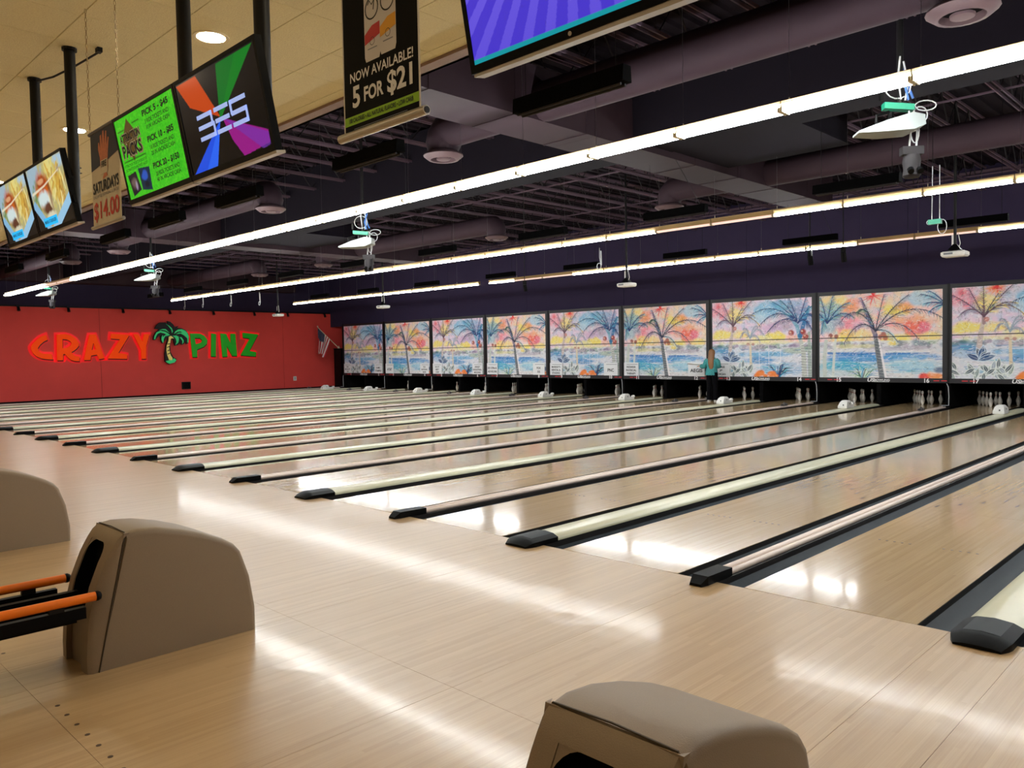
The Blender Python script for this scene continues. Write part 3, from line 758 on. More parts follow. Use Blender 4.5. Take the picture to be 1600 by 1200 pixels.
# ---- effect lights with tangled cables under the first row
eb = MB().rings([[(-0.40, -0.10, 0.0), (-0.40, 0.10, 0.0), (-0.40, 0.10, 0.02), (-0.40, -0.10, 0.02)], [(-0.15, -0.15, -0.01), (-0.15, 0.15, -0.01), (-0.15, 0.14, 0.10), (-0.15, -0.14, 0.10)],
                 [(0.10, -0.15, 0.0), (0.10, 0.15, 0.0), (0.10, 0.13, 0.17), (0.10, -0.13, 0.17)], [(0.22, -0.12, 0.05), (0.22, 0.12, 0.05), (0.22, 0.10, 0.15), (0.22, -0.10, 0.15)]]).mesh('projector_body', M['grey_plastic'], True, 30)
eg = MB().rings([[(-0.14, -0.05, 0.24), (0.14, -0.05, 0.21), (0.14, 0.05, 0.21), (-0.14, 0.05, 0.24)], [(-0.14, -0.05, 0.30), (0.14, -0.05, 0.27), (0.14, 0.05, 0.27), (-0.14, 0.05, 0.30)]]).mesh('control_box', M['green_box'])
eclip = MB().box(-0.17, -0.14, -0.02, 0.02, 0.33, 0.43).tube([(-0.22, -0.05, 0.10), (-0.22, -0.05, 0.17), (-0.1, -0.05, 0.2)], 0.016, 6).tube([(-0.05, 0.05, 0.12), (-0.05, 0.05, 0.22)], 0.03, 6).mesh('clamp', M['black_plastic'])
def loop(c, rx, rz, r=0.008, tilt=0.0):
    return [(c[0] + rx * math.cos(a), c[1] + tilt * math.sin(a), c[2] + rz * math.sin(a)) for a in [2 * math.pi * i / 14 for i in range(15)]]
ec = MB().tube([(0.02, 0, 0.75), (0.0, 0, 0.55), (0.03, 0, 0.33)], 0.010, 6).tube([(0.05, 0, 0.7), (0.1, 0.02, 0.5), (0.07, 0, 0.32)], 0.010, 6)
for q in (((0.26, 0, 0.26), 0.10, 0.05), ((0.22, 0.03, 0.18), 0.07, 0.08), ((0.0, 0, 0.45), 0.12, 0.11), ((0.16, 0, 0.02), 0.04, 0.12)): ec.tube(loop(*q), 0.007, 5)
ec.tube([(0.10, 0, 0.28), (0.12, 0, 0.0), (0.10, 0, -0.2)], 0.010, 5).tube([(0.14, 0, 0.28), (0.18, 0, 0.0), (0.17, 0, -0.2)], 0.010, 5)
ec = ec.mesh('cables', M['wire_white'], True)
ebl = MB().tube([(0.06, 0.02, 0.68), (0.09, 0.03, 0.5), (0.15, 0.02, 0.34)], 0.013, 6).tube([(0.12, 0.0, 0.6), (0.07, 0.0, 0.45), (0.1, 0, 0.32)], 0.012, 6).mesh('blue_cable', M['wire_blue'])
em = MB().lathe([(0.075, -0.22), (0.085, -0.28), (0.075, -0.36), (0.085, -0.42), (0.07, -0.44)], (0.13, 0, 0), 12).box(0.03, 0.23, -0.05, 0.05, -0.22, -0.14).mesh('moving_head', M['web'], True, 30)
emb = MB().tube([(0.09, -0.07, -0.37), (0.09, -0.10, -0.40)], 0.03, 8).tube([(0.18, -0.07, -0.37), (0.18, -0.10, -0.40)], 0.03, 8).mesh('lens', M['black_plastic'])
for x, y, z, l in ((1.98, 3.3, 3.84, 'pale grey wedge-shaped effect projector with grey twin lamp below, nearest'), (-7.2, 3.3, 3.68, 'white effect projector with green box and looped cables above the middle lanes'),
                   (-16.87, 3.3, 3.82, 'white effect projector with green box above the red wall sign'), (-25.8, 3.3, 3.97, 'farthest white effect projector at the left end of the front lamp row')):
    t = thing('effect_projector', l, 'effect light', (x, y, z - 0.05), (0, 0, math.radians(38)), group='effect projectors')
    ob('projector_body', eb, t); ob('control_box', eg, t); ob('clamp', eclip, t); ob('cables', ec, t); ob('blue_cable', ebl, t)
    h = ob('moving_head', em, t); ob('lens', emb, h); ob('pole', wire('pole', above(x, y) - z + 0.05 - 0.3, 0.028, 'black_metal', 8), t, (0.03, 0.02, 0.3))

# ---- dangling cable bundles
cbm = MB().tube([(-0.06, 0, 0.0), (-0.05, 0, 0.9)], 0.008, 5).tube([(0.06, 0, 0.0), (0.06, 0, 0.9)], 0.007, 5).tube(loop((-0.09, 0, -0.03), 0.05, 0.04), 0.007, 5).tube(loop((0.1, 0, -0.12), 0.07, 0.12), 0.006, 5).mesh('cables', M['wire_white'], True)
cbg = MB().box(-0.11, 0.09, -0.04, 0.04, -0.07, 0.01).mesh('green_box', M['green_box'])
cbs = MB().tube([(0, 0, 0.32), (0, 0, 0.1), (0.03, 0, -0.05)], 0.007, 5).tube([(0.04, 0, 0.25), (0.05, 0.0, -0.08)], 0.014, 5).tube(loop((-0.02, 0, -0.1), 0.06, 0.07), 0.007, 5).mesh('cables', M['wire_white'], True)
for x, z, l, gb in ((0.49, 3.78, 'green box hanging on two cables near the right edge', True), (-6.65, 3.74, 'white cable ends hanging left of the lane eleven projector', False), (-29.3, 3.95, 'pair of white cables hanging at the left end of the middle lamp row', False),
                (-27.5, 3.95, 'white cable tail hanging second from the red wall', False), (-25.0, 3.86, 'white cable tail hanging over the word on the right of the red wall', False), (-22.7, 3.78, 'looped white cables hanging beside the farthest projector', False)):
    t = thing('cable_bundle', l, 'cable', (x, 9.5, z), group='hanging cable bundles')
    ob('cables', cbm if gb else cbs, t)
    h0 = 0.88 if gb else 0.30
    ob('hanger_wire', wire('hanger_wire', above(x, 9.5) - z - h0, 0.005, 'black_metal'), t, (-0.05 if gb else 0, 0, h0))
    if gb: ob('green_box', cbg, t)

# ---- dark spot lights on poles in the rear row
sl = MB().tube([(0, 0, 0), (0, 0.05, -0.2)], 0.06, 8).box(-0.04, 0.04, -0.04, 0.04, 0.0, 0.12).mesh('lamp_head', M['black_plastic'])
for x, y, l in ((-3.05, 12.6, 'black spot light hanging left of a pair in front of the rear lamp row'), (-2.3, 12.6, 'black spot light hanging right of a pair in front of the rear lamp row'), (-12.0, 12.6, 'black spot light hanging at the unlit stretch of the rear lamp row')):
    t = thing('spot_light', l, 'spot light', (x, y, 3.75), group='black spot lights')
    ob('lamp_head', sl, t); ob('pole', wire('pole', above(x, y) - 3.75 - 0.1, 0.012, 'black_metal', 6), t, (0, 0, 0.1))
LETTERS = {
    'C': [[(4.83, 2.76), (4.88, 2.55), (4.73, 2.47), (4.59, 2.34), (4.51, 2.21), (4.53, 2.10), (4.60, 2.02), (4.73, 1.97), (5.01, 1.96), (5.06, 1.73), (4.82, 1.75), (4.64, 1.78), (4.46, 1.87), (4.33, 2.00), (4.27, 2.15), (4.26, 2.25), (4.33, 2.38), (4.47, 2.53), (4.63, 2.67)]],
    'R': [[(5.24, 2.77), (5.55, 2.79), (5.76, 2.73), (5.96, 2.59), (6.06, 2.42), (6.06, 2.30), (5.97, 2.18), (5.85, 2.08), (5.76, 2.03), (5.83, 1.92), (5.93, 1.85), (6.07, 1.83), (6.06, 1.64), (5.89, 1.65), (5.74, 1.70), (5.64, 1.80), (5.55, 1.92), (5.50, 1.96), (5.44, 1.94), (5.43, 1.69), (5.21, 1.69)], [(5.44, 2.58), (5.62, 2.56), (5.74, 2.49), (5.79, 2.41), (5.75, 2.31), (5.62, 2.22), (5.43, 2.19)]],
    'A': [[(6.50, 2.77), (6.74, 2.78), (7.06, 1.74), (6.84, 1.71), (6.77, 1.91), (6.53, 1.87), (6.49, 1.68), (6.24, 1.68)], [(6.64, 2.44), (6.74, 2.12), (6.56, 2.11)]],
    'Z': [[(7.37, 2.81), (8.13, 2.76), (7.64, 1.97), (8.01, 1.90), (7.99, 1.70), (7.19, 1.73), (7.74, 2.57), (7.34, 2.60)]],
    'Y': [[(8.31, 2.79), (8.50, 2.79), (8.68, 2.45), (8.77, 2.79), (9.00, 2.80), (8.84, 2.27), (8.81, 1.69), (8.62, 1.69), (8.62, 2.08), (8.54, 2.28)]],
    'P': [[(10.85, 2.83), (11.30, 2.83), (11.52, 2.73), (11.66, 2.55), (11.63, 2.35), (11.48, 2.21), (11.15, 2.08), (11.15, 1.73), (10.93, 1.73)], [(11.06, 2.62), (11.31, 2.62), (11.42, 2.52), (11.37, 2.40), (11.10, 2.33)]],
    'I': [[(11.87, 2.84), (12.10, 2.81), (12.05, 1.74), (11.82, 1.75)]],
    'N': [[(12.32, 2.84), (12.60, 2.82), (12.82, 2.34), (12.83, 2.83), (13.07, 2.83), (13.13, 1.75), (12.88, 1.76), (12.61, 2.25), (12.63, 1.73), (12.39, 1.72)]],
    'Z2': [[(13.46, 2.88), (14.27, 2.80), (13.77, 1.98), (14.13, 1.92), (14.11, 1.71), (13.32, 1.78), (13.83, 2.60), (13.46, 2.65)]],
}
PALM_BACK = [(9.15, 2.54), (9.16, 2.68), (9.26, 2.87), (9.44, 3.02), (9.23, 3.04), (9.31, 3.20), (9.48, 3.33), (9.70, 3.33), (9.83, 3.28), (9.80, 3.39), (9.93, 3.37), (10.06, 3.25), (10.13, 3.11), (10.31, 3.18), (10.23, 3.09), (10.45, 3.07), (10.62, 2.99), (10.74, 2.84), (10.78, 2.66), (10.74, 2.37), (10.65, 2.34), (10.59, 2.48), (10.54, 2.35), (10.44, 2.31), (10.35, 2.40), (10.28, 2.32), (10.12, 2.27), (10.08, 2.40), (10.06, 2.56), (9.95, 2.57), (9.89, 2.27), (9.90, 1.99), (10.01, 1.75), (10.16, 1.65), (10.12, 1.52), (9.82, 1.42), (9.64, 1.55), (9.64, 1.94), (9.70, 2.27), (9.80, 2.58), (9.80, 2.67), (9.65, 2.50), (9.55, 2.37), (9.49, 2.48), (9.47, 2.75), (9.35, 2.66), (9.23, 2.53)]
PALM_LEAVES = [
    [(9.17, 2.57), (9.20, 2.71), (9.30, 2.88), (9.47, 2.95), (9.68, 2.91), (9.81, 2.83), (9.89, 2.75), (9.79, 2.73), (9.64, 2.83), (9.47, 2.87), (9.33, 2.81), (9.26, 2.69), (9.22, 2.57)],
    [(9.41, 2.97), (9.57, 3.03), (9.70, 3.03), (9.87, 2.86), (9.68, 2.97), (9.55, 2.99)],
    [(9.56, 2.40), (9.50, 2.54), (9.52, 2.68), (9.57, 2.75), (9.57, 2.64), (9.64, 2.73), (9.73, 2.77), (9.83, 2.73), (9.67, 2.70), (9.60, 2.58), (9.59, 2.46)],
    [(10.08, 2.81), (10.15, 2.93), (10.27, 3.01), (10.43, 3.03), (10.58, 2.97), (10.70, 2.86), (10.76, 2.68), (10.72, 2.40), (10.69, 2.42), (10.69, 2.58), (10.62, 2.74), (10.52, 2.83), (10.38, 2.93), (10.24, 2.91)],
    [(10.16, 2.79), (10.30, 2.87), (10.46, 2.87), (10.60, 2.78), (10.67, 2.62), (10.54, 2.74), (10.38, 2.83)],
    [(10.00, 2.72), (10.18, 2.74), (10.28, 2.68), (10.29, 2.54), (10.25, 2.40), (10.12, 2.30), (10.18, 2.44), (10.16, 2.56), (10.10, 2.66)],
    [(10.33, 2.66), (10.41, 2.66), (10.51, 2.52), (10.50, 2.42), (10.44, 2.34), (10.46, 2.48), (10.39, 2.58)],
    [(9.73, 3.26), (9.86, 3.18), (9.98, 3.07), (10.03, 2.93), (9.99, 2.85), (9.96, 3.01), (9.84, 3.17)],
]
PALM_BASE = [(9.66, 1.57), (9.79, 1.60), (9.94, 1.62), (10.04, 1.69), (10.14, 1.61), (10.06, 1.50), (9.84, 1.44), (9.71, 1.50)]
PALM_TRUNK = [(9.84, 2.68), (9.94, 2.72), (10.06, 2.61), (9.93, 2.60), (9.87, 2.34), (9.83, 2.19), (9.84, 2.03), (9.89, 1.83), (9.97, 1.70), (9.94, 1.60), (9.81, 1.62), (9.74, 1.84), (9.71, 2.05), (9.73, 2.27), (9.82, 2.50)]
PALM_RINGS = [[(9.76, 2.34), (9.87, 2.36)], [(9.73, 2.18), (9.85, 2.25)], [(9.75, 2.03), (9.83, 2.08)], [(9.75, 1.88), (9.87, 1.94)]]

# ================================================================== MASKING UNITS WITH MURALS
def sky(p, cols, seed):
    n1, n2, n3 = p.noise(5, seed, p.asp), p.noise(9, seed + 1, p.asp), p.noise(22, seed + 2, p.asp)
    p.mix(0.55 * n1, cols[0]); p.mix(0.6 * np.clip(n2 * 1.6 - 0.5, 0, 1), cols[1]); p.mix(0.35 * np.clip(n3 * 1.8 - 0.6, 0, 1), cols[2])
def star(p, cx, cy, r, col, seed):
    g = np.random.default_rng(seed)
    for i in range(26):
        a = g.uniform(0, 2 * math.pi); l = r * g.uniform(0.4, 1)
        p.line([(cx, cy), (cx + l * math.cos(a), cy + l * math.sin(a) * p.asp)], 0.006, 0.001, col, 0.6)
def leaf(p, x, y, ang, ln, wd, col, edge):
    c, s_ = math.cos(ang), math.sin(ang); pts = []
    for t in np.linspace(0, 1, 8): pts.append((t * ln, wd * math.sin(math.pi * t)))
    for t in np.linspace(1, 0, 8): pts.append((t * ln, -wd * math.sin(math.pi * t)))
    q = [(x + a * c - b * s_, y + (a * s_ + b * c) * p.asp) for a, b in pts]
    p.poly(q, col, 0.9); p.line(q + [q[0]], 0.0028, 0.0028, edge, 0.8)
    p.line([(x, y), (x + ln * c, y + ln * s_ * p.asp)], 0.002, 0.001, edge, 0.7)
DK, NV, BL, TQ = lin(52, 58, 76), lin(38, 62, 110), lin(64, 128, 178), lin(96, 178, 196)
GN, PU, PK, YL = lin(70, 130, 96), lin(122, 98, 140), lin(226, 120, 142), lin(238, 216, 84)
WH, CR, OR, RD = lin(232, 226, 228), lin(238, 214, 186), lin(240, 150, 96), lin(226, 70, 70)
LB, GY = lin(170, 204, 220), lin(150, 164, 178)
W_, H_ = 400, 286
def lower_land(p, seed):
    p.mix((p.v > 0.56) * 0.75, lin(206, 214, 220))
    g = np.random.default_rng(seed)
    for i in range(46):
        x = g.uniform(0, 1); p.blob(x, 0.60 + g.uniform(-0.02, 0.03), g.uniform(0.015, 0.05), g.uniform(0.015, 0.04), [PU, GY, GN, DK, lin(170, 150, 170)][g.integers(5)], 0.5, 0.8, 90 + i)
def streaks(p, v0, v1, cols, n, seed, al=0.5):
    g = np.random.default_rng(seed)
    for i in range(n):
        x, y, l = g.uniform(-0.05, 1), g.uniform(v0, v1), g.uniform(0.04, 0.22)
        p.line([(x, y), (x + l, y + g.uniform(-0.012, 0.012))], g.uniform(0.002, 0.008), 0.001, cols[g.integers(len(cols))], al)
def dabs(p, n, seed):
    """short brush marks in lighter and darker shades of what is underneath"""
    g = np.random.default_rng(seed)
    for i in range(n):
        x, y = g.uniform(0, 1), g.uniform(0, 1)
        c = p.img[min(p.H - 1, int(y * p.H)), min(p.W - 1, int(x * p.W))]
        k = g.random()
        col = c * g.uniform(0.35, 0.7) if k < 0.45 else (c * 0.3 + 0.7 * lin(244, 242, 240))
        a = g.uniform(0, 2 * math.pi) if y < 0.55 else g.normal(0, 0.5); l = g.uniform(0.008, 0.035)
        p.line([(x, y), (x + l * math.cos(a) * 0.5, y + l * math.sin(a) * 0.6 - 0.004), (x + l * math.cos(a), y + l * math.sin(a))], g.uniform(0.0012, 0.0032), 0.0008, col, g.uniform(0.35, 0.8))
def mural_lake():
    p = Paint(W_, H_, lin(232, 206, 208))
    sky(p, [lin(236, 170, 170), lin(240, 212, 150), LB], 3)
    for a in ((0.18, 0.12, .16, .14, YL, .45), (0.27, 0.16, .10, .10, RD, .5), (0.22, 0.36, .13, .13, PK, .7), (0.62, 0.22, .13, .09, YL, .75), (0.72, 0.18, .07, .06, OR, .7), (0.74, 0.38, .17, .10, OR, .65), (0.80, 0.43, .10, .09, RD, .65), (0.86, 0.42, .05, .06, PK, .8),
              (0.82, 0.10, .12, .09, LB, .8), (0.10, 0.25, .12, .20, TQ, .6), (0.40, 0.40, .12, .10, lin(226, 190, 210), .6), (0.30, 0.50, .16, .08, YL, .6), (0.62, 0.54, .14, .06, YL, .8), (0.90, 0.54, .10, .06, YL, .6), (0.2, 0.55, .12, .06, YL, .5)):
        p.blob(*a, 0.7, int(a[0] * 100 + a[1] * 37))
    lower_land(p, 5)
    for a in ((0.62, 0.59, .05, .03, YL, .7), (0.30, 0.62, .2, .03, lin(214, 206, 160), .7), (0.70, 0.65, .28, .03, lin(170, 160, 176), .6), (0.35, 0.76, .30, .075, lin(60, 140, 200), .9), (0.24, 0.86, .26, .07, lin(52, 168, 196), .85), (0.74, 0.75, .24, .04, lin(70, 150, 205), .8), (0.78, 0.86, .22, .09, lin(150, 196, 214), .8), (0.12, 0.95, .2, .06, lin(176, 196, 200), .6)):
        p.blob(*a, 0.5, int(a[0] * 77 + a[1] * 91))
    streaks(p, 0.68, 0.95, [lin(40, 120, 190), TQ, WH, LB], 60, 8)
    p.line([(0.08, 0.70), (0.3, 0.715), (0.5, 0.705)], 0.010, 0.006, lin(36, 112, 184), 0.8); p.line([(0.57, 0.715), (0.9, 0.71)], 0.010, 0.003, lin(36, 112, 184), 0.8)
    dabs(p, 1300, 70)
    star(p, 0.46, 0.03, 0.13, RD, 3)
    # left palm pair
    p.line([(0.06, 0.55), (0.045, 0.75), (0.05, 1.0)], 0.016, 0.018, lin(190, 196, 190), 0.9); p.line([(0.15, 0.45), (0.13, 0.75), (0.12, 1.0)], 0.010, 0.012, lin(206, 210, 204), 0.9)
    for tx, ty, sg, sd in ((0.01, 0.02, .02, 1), (0.12, 0.01, .01, 2), (0.26, 0.10, .05, 3), (0.30, 0.28, .08, 4), (-0.06, 0.2, .04, 5), (0.02, 0.46, .1, 6)):
        p.frond(0.07, 0.34, tx, ty, sg, 0.065, [TQ, NV, GN, BL], 18, 0.75, sd, NV)
    for x, y in ((0.10, 0.49), (0.15, 0.50)): p.blob(x, y, .02, .028, lin(150, 80, 70), .9, .2, 3)
    # centre palm
    p.line([(0.48, 0.50), (0.50, 0.70), (0.535, 1.0)], 0.016, 0.024, lin(116, 120, 124), 0.95); p.line([(0.505, 0.52), (0.53, 0.72), (0.565, 1.0)], 0.007, 0.010, WH, 0.8)
    for i in range(14):
        y = 0.54 + i * 0.034; x = 0.485 + (y - .5) * .1; p.line([(x - .015, y), (x + .018, y + .01)], 0.003, 0.002, DK, 0.7)
    p.line([(0.37, 0.10), (0.42, 0.28), (0.48, 0.5)], 0.006, 0.020, lin(104, 96, 128), 0.8)
    for tx, ty, sg, sd, cs in ((0.18, 0.34, .17, 11, [DK, PU, NV]), (0.22, 0.58, .14, 12, [PU, GY, DK]), (0.36, 0.05, .02, 13, [DK, PU, BL]), (0.55, 0.03, .02, 14, [PU, GY, PK]), (0.74, 0.05, .04, 15, [DK, NV, PU]), (1.0, 0.33, .17, 16, [DK, PU, NV]), (0.82, 0.55, .13, 17, [PU, PK, GY]), (0.66, 0.58, .06, 18, [GY, LB]), (0.33, 0.22, .12, 19, [DK, GN])):
        p.frond(0.48, 0.45, tx, ty, sg, 0.06, cs, 20, 0.7, sd, DK)
    for x, y in ((0.545, 0.49), (0.52, 0.52), (0.56, 0.53)): p.blob(x, y, .024, .032, lin(168, 96, 84), .9, .2, 4)
    # upper-right blue frond, foreground tuft and flowers
    for tx, ty, sd in ((0.84, 0.05, 31), (0.86, 0.16, 32), (0.90, 0.02, 33), (0.9, 0.25, 34)): p.frond(1.02, 0.18, tx, ty, .02, 0.05, [BL, NV, TQ], 12, 0.7, sd, NV)
    g = np.random.default_rng(9)
    for i in range(26):
        a = g.uniform(-2.9, -0.25); l = g.uniform(0.08, 0.17); x = 0.37 + g.uniform(-.02, .02)
        p.line([(x, 1.02), (x + l * .6 * math.cos(a), 1 + l * .8 * math.sin(a)), (x + l * math.cos(a), 1.0 + l * 1.1 * math.sin(a) + .02)], 0.006, 0.001, [GN, TQ, DK, lin(190, 210, 190), BL][g.integers(5)], 0.8)
    for x, y, r in ((0.88, 0.985, .05), (0.95, 0.97, .06), (0.99, 0.99, .05)): p.blob(x, y, r, r * .9, [lin(226, 60, 40), OR][int(x * 100) % 2], .9, .8, int(x * 100))
    p.blob(0.98, 0.9, .05, .04, NV, .7, .6, 8)
    dabs(p, 700, 72)
    return p.img
def mural_lagoon():
    p = Paint(W_, H_, lin(226, 210, 220))
    sky(p, [lin(232, 184, 196), lin(214, 200, 226), LB], 23)
    for a in ((0.08, 0.12, .12, .12, PK, .6), (0.07, 0.06, .04, .05, RD, .5), (0.24, 0.18, .09, .12, YL, .6), (0.30, 0.05, .07, .06, OR, .6), (0.55, 0.12, .18, .12, lin(120, 186, 216), .8), (0.50, 0.22, .12, .08, LB, .8), (0.75, 0.08, .14, .10, lin(110, 170, 206), .7),
              (0.72, 0.34, .13, .10, PU, .45), (0.62, 0.38, .12, .08, lin(206, 170, 204), .6), (0.12, 0.45, .12, .07, YL, .8), (0.32, 0.44, .10, .06, YL, .7), (0.66, 0.47, .10, .06, YL, .85), (0.50, 0.5, .12, .05, lin(226, 220, 130), .7), (0.86, 0.5, .1, .05, lin(240, 180, 150), .7), (0.9, 0.25, .10, .16, BL, .6)):
        p.blob(*a, 0.7, int(a[0] * 130 + a[1] * 57))
    lower_land(p, 15)
    for a in ((0.5, 0.55, .5, .03, lin(226, 220, 150), .55), (0.10, 0.68, .11, .10, lin(76, 132, 184), .9), (0.07, 0.72, .05, .05, lin(190, 206, 220), .8), (0.55, 0.70, .26, .045, lin(110, 170, 206), .9), (0.52, 0.78, .18, .05, lin(70, 140, 196), .85), (0.84, 0.66, .14, .04, lin(160, 180, 160), .7), (0.70, 0.90, .20, .08, lin(96, 160, 200), .7), (0.85, 0.86, .14, .06, lin(190, 196, 210), .7)):
        p.blob(*a, 0.5, int(a[0] * 70 + a[1] * 19))
    streaks(p, 0.62, 0.95, [BL, TQ, WH, GY], 60, 18)
    dabs(p, 1300, 71)
    star(p, 0.31, 0.03, 0.11, OR, 4); star(p, 0.31, 0.02, 0.06, RD, 5)
    # right palm trunks
    p.line([(0.88, 0.45), (0.92, 0.7), (0.93, 1.0)], 0.016, 0.024, lin(186, 190, 184), 0.95); p.line([(0.97, 0.45), (0.975, 0.7), (0.98, 1.0)], 0.014, 0.018, lin(160, 172, 166), 0.95)
    for i in range(12):
        y = 0.6 + i * .034; p.line([(0.90, y), (0.99, y + .008)], 0.003, 0.002, DK, 0.5)
    p.line([(0.80, 0.25), (0.86, 0.36), (0.885, 0.5)], 0.012, 0.020, lin(120, 168, 190), 0.9); p.line([(0.97, 0.12), (0.93, 0.3), (0.89, 0.48)], 0.010, 0.022, lin(52, 110, 160), 0.9)
    for tx, ty, sg, sd, cs in ((0.42, 0.18, .12, 41, [BL, LB, NV]), (0.48, 0.36, .15, 42, [DK, PU, NV]), (0.58, 0.42, .10, 43, [PU, DK]), (0.62, 0.03, .03, 44, [BL, TQ]), (0.78, -.02, .01, 45, [BL, NV]), (0.95, -.02, .0, 46, [BL, PU]), (1.05, 0.3, .10, 47, [NV, BL]), (1.04, 0.1, .05, 48, [BL, TQ]), (0.7, 0.02, .03, 49, [TQ, NV]), (1.0, 0.42, .08, 50, [NV, BL])):
        p.frond(0.87, 0.32, tx, ty, sg, 0.06, cs, 20, 0.75, sd, NV)
    for x, y in ((0.805, 0.44), (0.915, 0.43), (0.94, 0.49)): p.blob(x, y, .030, .040, lin(160, 66, 56), .95, .2, 7); p.blob(x - .008, y - .008, .010, .012, CR, .6, .2, 8)
    # left palm
    p.line([(0.225, 0.34), (0.205, 0.5), (0.19, 0.68)], 0.014, 0.020, lin(196, 180, 176), 0.9); p.line([(0.22, 0.22), (0.225, 0.4)], 0.012, 0.012, lin(140, 100, 110), 0.7)
    for tx, ty, sg, sd, cs in ((0.0, 0.08, .02, 51, [RD, PU, DK]), (0.12, 0.02, .0, 52, [DK, PU]), (0.22, -.02, .0, 53, [YL, GN, DK]), (0.42, 0.0, .02, 54, [DK, PU]), (0.33, 0.07, .01, 55, [YL, GN]), (0.05, 0.32, .08, 56, [GY, PU]), (0.5, 0.34, .12, 57, [PU, GY, YL]), (0.44, 0.2, .06, 58, [YL, DK])):
        p.frond(0.225, 0.33, tx, ty, sg, 0.055, cs, 16, 0.65, sd, lin(100, 76, 90))
    p.blob(0.245, 0.36, .02, .028, lin(190, 110, 90), .8, .3, 9)
    # small pale palm in the middle
    p.line([(0.40, 0.52), (0.405, 0.75), (0.41, 0.92)], 0.010, 0.013, lin(214, 200, 176), 0.95)
    for tx, ty, sg, sd in ((0.30, 0.48, .08, 61), (0.34, 0.36, .04, 62), (0.48, 0.34, .06, 63), (0.54, 0.46, .10, 64), (0.50, 0.54, .06, 65)): p.frond(0.40, 0.50, tx, ty, sg, 0.04, [lin(210, 200, 206), GY, PU], 14, 0.6, sd, GY)
    for x in (0.38, 0.43): p.blob(x, .57, .018, .022, lin(176, 120, 110), .8, .3, 9)
    for x in (0.49, 0.585, 0.70): p.line([(x, 0.58), (x + .004, 0.9)], 0.003, 0.003, WH, 0.6)
    # foreground leaves
    g = np.random.default_rng(33)
    for i in range(8): leaf(p, 0.20 + g.uniform(-.02, .05), 0.80, -1.5 + (i - 3.5) * 0.34, g.uniform(.09, .15), 0.022, [NV, lin(52, 84, 128), DK][i % 3], lin(200, 214, 226))
    for i in range(26):
        leaf(p, g.uniform(0.0, 0.40), g.uniform(0.9, 1.04), g.uniform(-2.7, -0.4), g.uniform(.07, .13), 0.015, [lin(84, 100, 108), lin(120, 140, 136), lin(60, 76, 88), GY][g.integers(4)], lin(220, 226, 222))
    for i in range(34):
        a = g.uniform(-2.95, -0.2); l = g.uniform(0.09, 0.19); x = 0.68 + g.uniform(-.02, .02)
        p.line([(x, 1.0), (x + l * .6 * math.cos(a), 0.97 + l * .8 * math.sin(a)), (x + l * math.cos(a), 0.97 + l * 1.1 * math.sin(a) + .02)], 0.007, 0.001, [BL, NV, TQ, LB, DK][g.integers(5)], 0.8)
    for x, y, r in ((0.46, .985, .035), (0.50, .955, .045), (0.55, .985, .03), (0.62, .97, .045), (0.66, .985, .03)): p.blob(x, y, r, r * .9, [lin(232, 90, 50), lin(240, 130, 60)][int(x * 50) % 2], .95, .8, int(x * 100))
    dabs(p, 700, 73)
    return p.img
UW, UZ0, UZ1, USP = 3.353 / 2, 0.775, 3.175, 1.93
def mural_meshes(img):
    img = np.clip((img - 0.03) * 1.25, 0, 0.95)
    H = img.shape[0]; cut = int(round((UZ1 - USP) / (UZ1 - UZ0) * H))
    return (paint_grid('mural_upper', img[:cut], -UW, UW, USP + 0.012, UZ1, M['mask_panel'], -0.012),
            paint_grid('mural_lower', img[cut:], -UW, UW, UZ0, USP - 0.012, M['mask_panel'], -0.012))
MUR = [mural_meshes(mural_lagoon()), mural_meshes(mural_lake())]
fr = MB()
fr.box(-P / 2 + 0.002, -UW, -0.03, 0.30, 0.65, 3.285); fr.box(UW, P / 2 - 0.002, -0.03, 0.30, 0.65, 3.285)
fr.box(-UW, UW, -0.03, 0.30, UZ1, 3.285); fr.box(-UW, UW, -0.03, 0.30, 0.65, UZ0)
fr = fr.mesh('frame', M['mask_frame'])
bk = MB().box(-UW, UW, 0.0, 0.02, UZ0, UZ1).mesh('backing_board', M['mask_frame'])
dv = MB().box(-P / 2 + 0.003, -P / 2 + 0.055, -0.05, -0.03, 0.65, 3.30).mesh('edge_strip', M['black_metal'])
led = MB()
for i in range(2): led.box(i * 0.19 - 0.16, i * 0.19 - 0.02, -0.033, -0.030, 0.672, 0.69)
led = led.mesh('score_led', M['led_red'])
lg1, lg2, lg3 = text_mesh('US', M['number_white'], w=0.20, h=0.10, bold=0.03, shear=0.2), text_mesh('BOWLING', M['number_white'], w=0.42, h=0.062, bold=0.03), MB().box(-0.21, 0.21, -0.003, -0.001, -0.006, 0.006).mesh('logo_bar', M['number_white'])
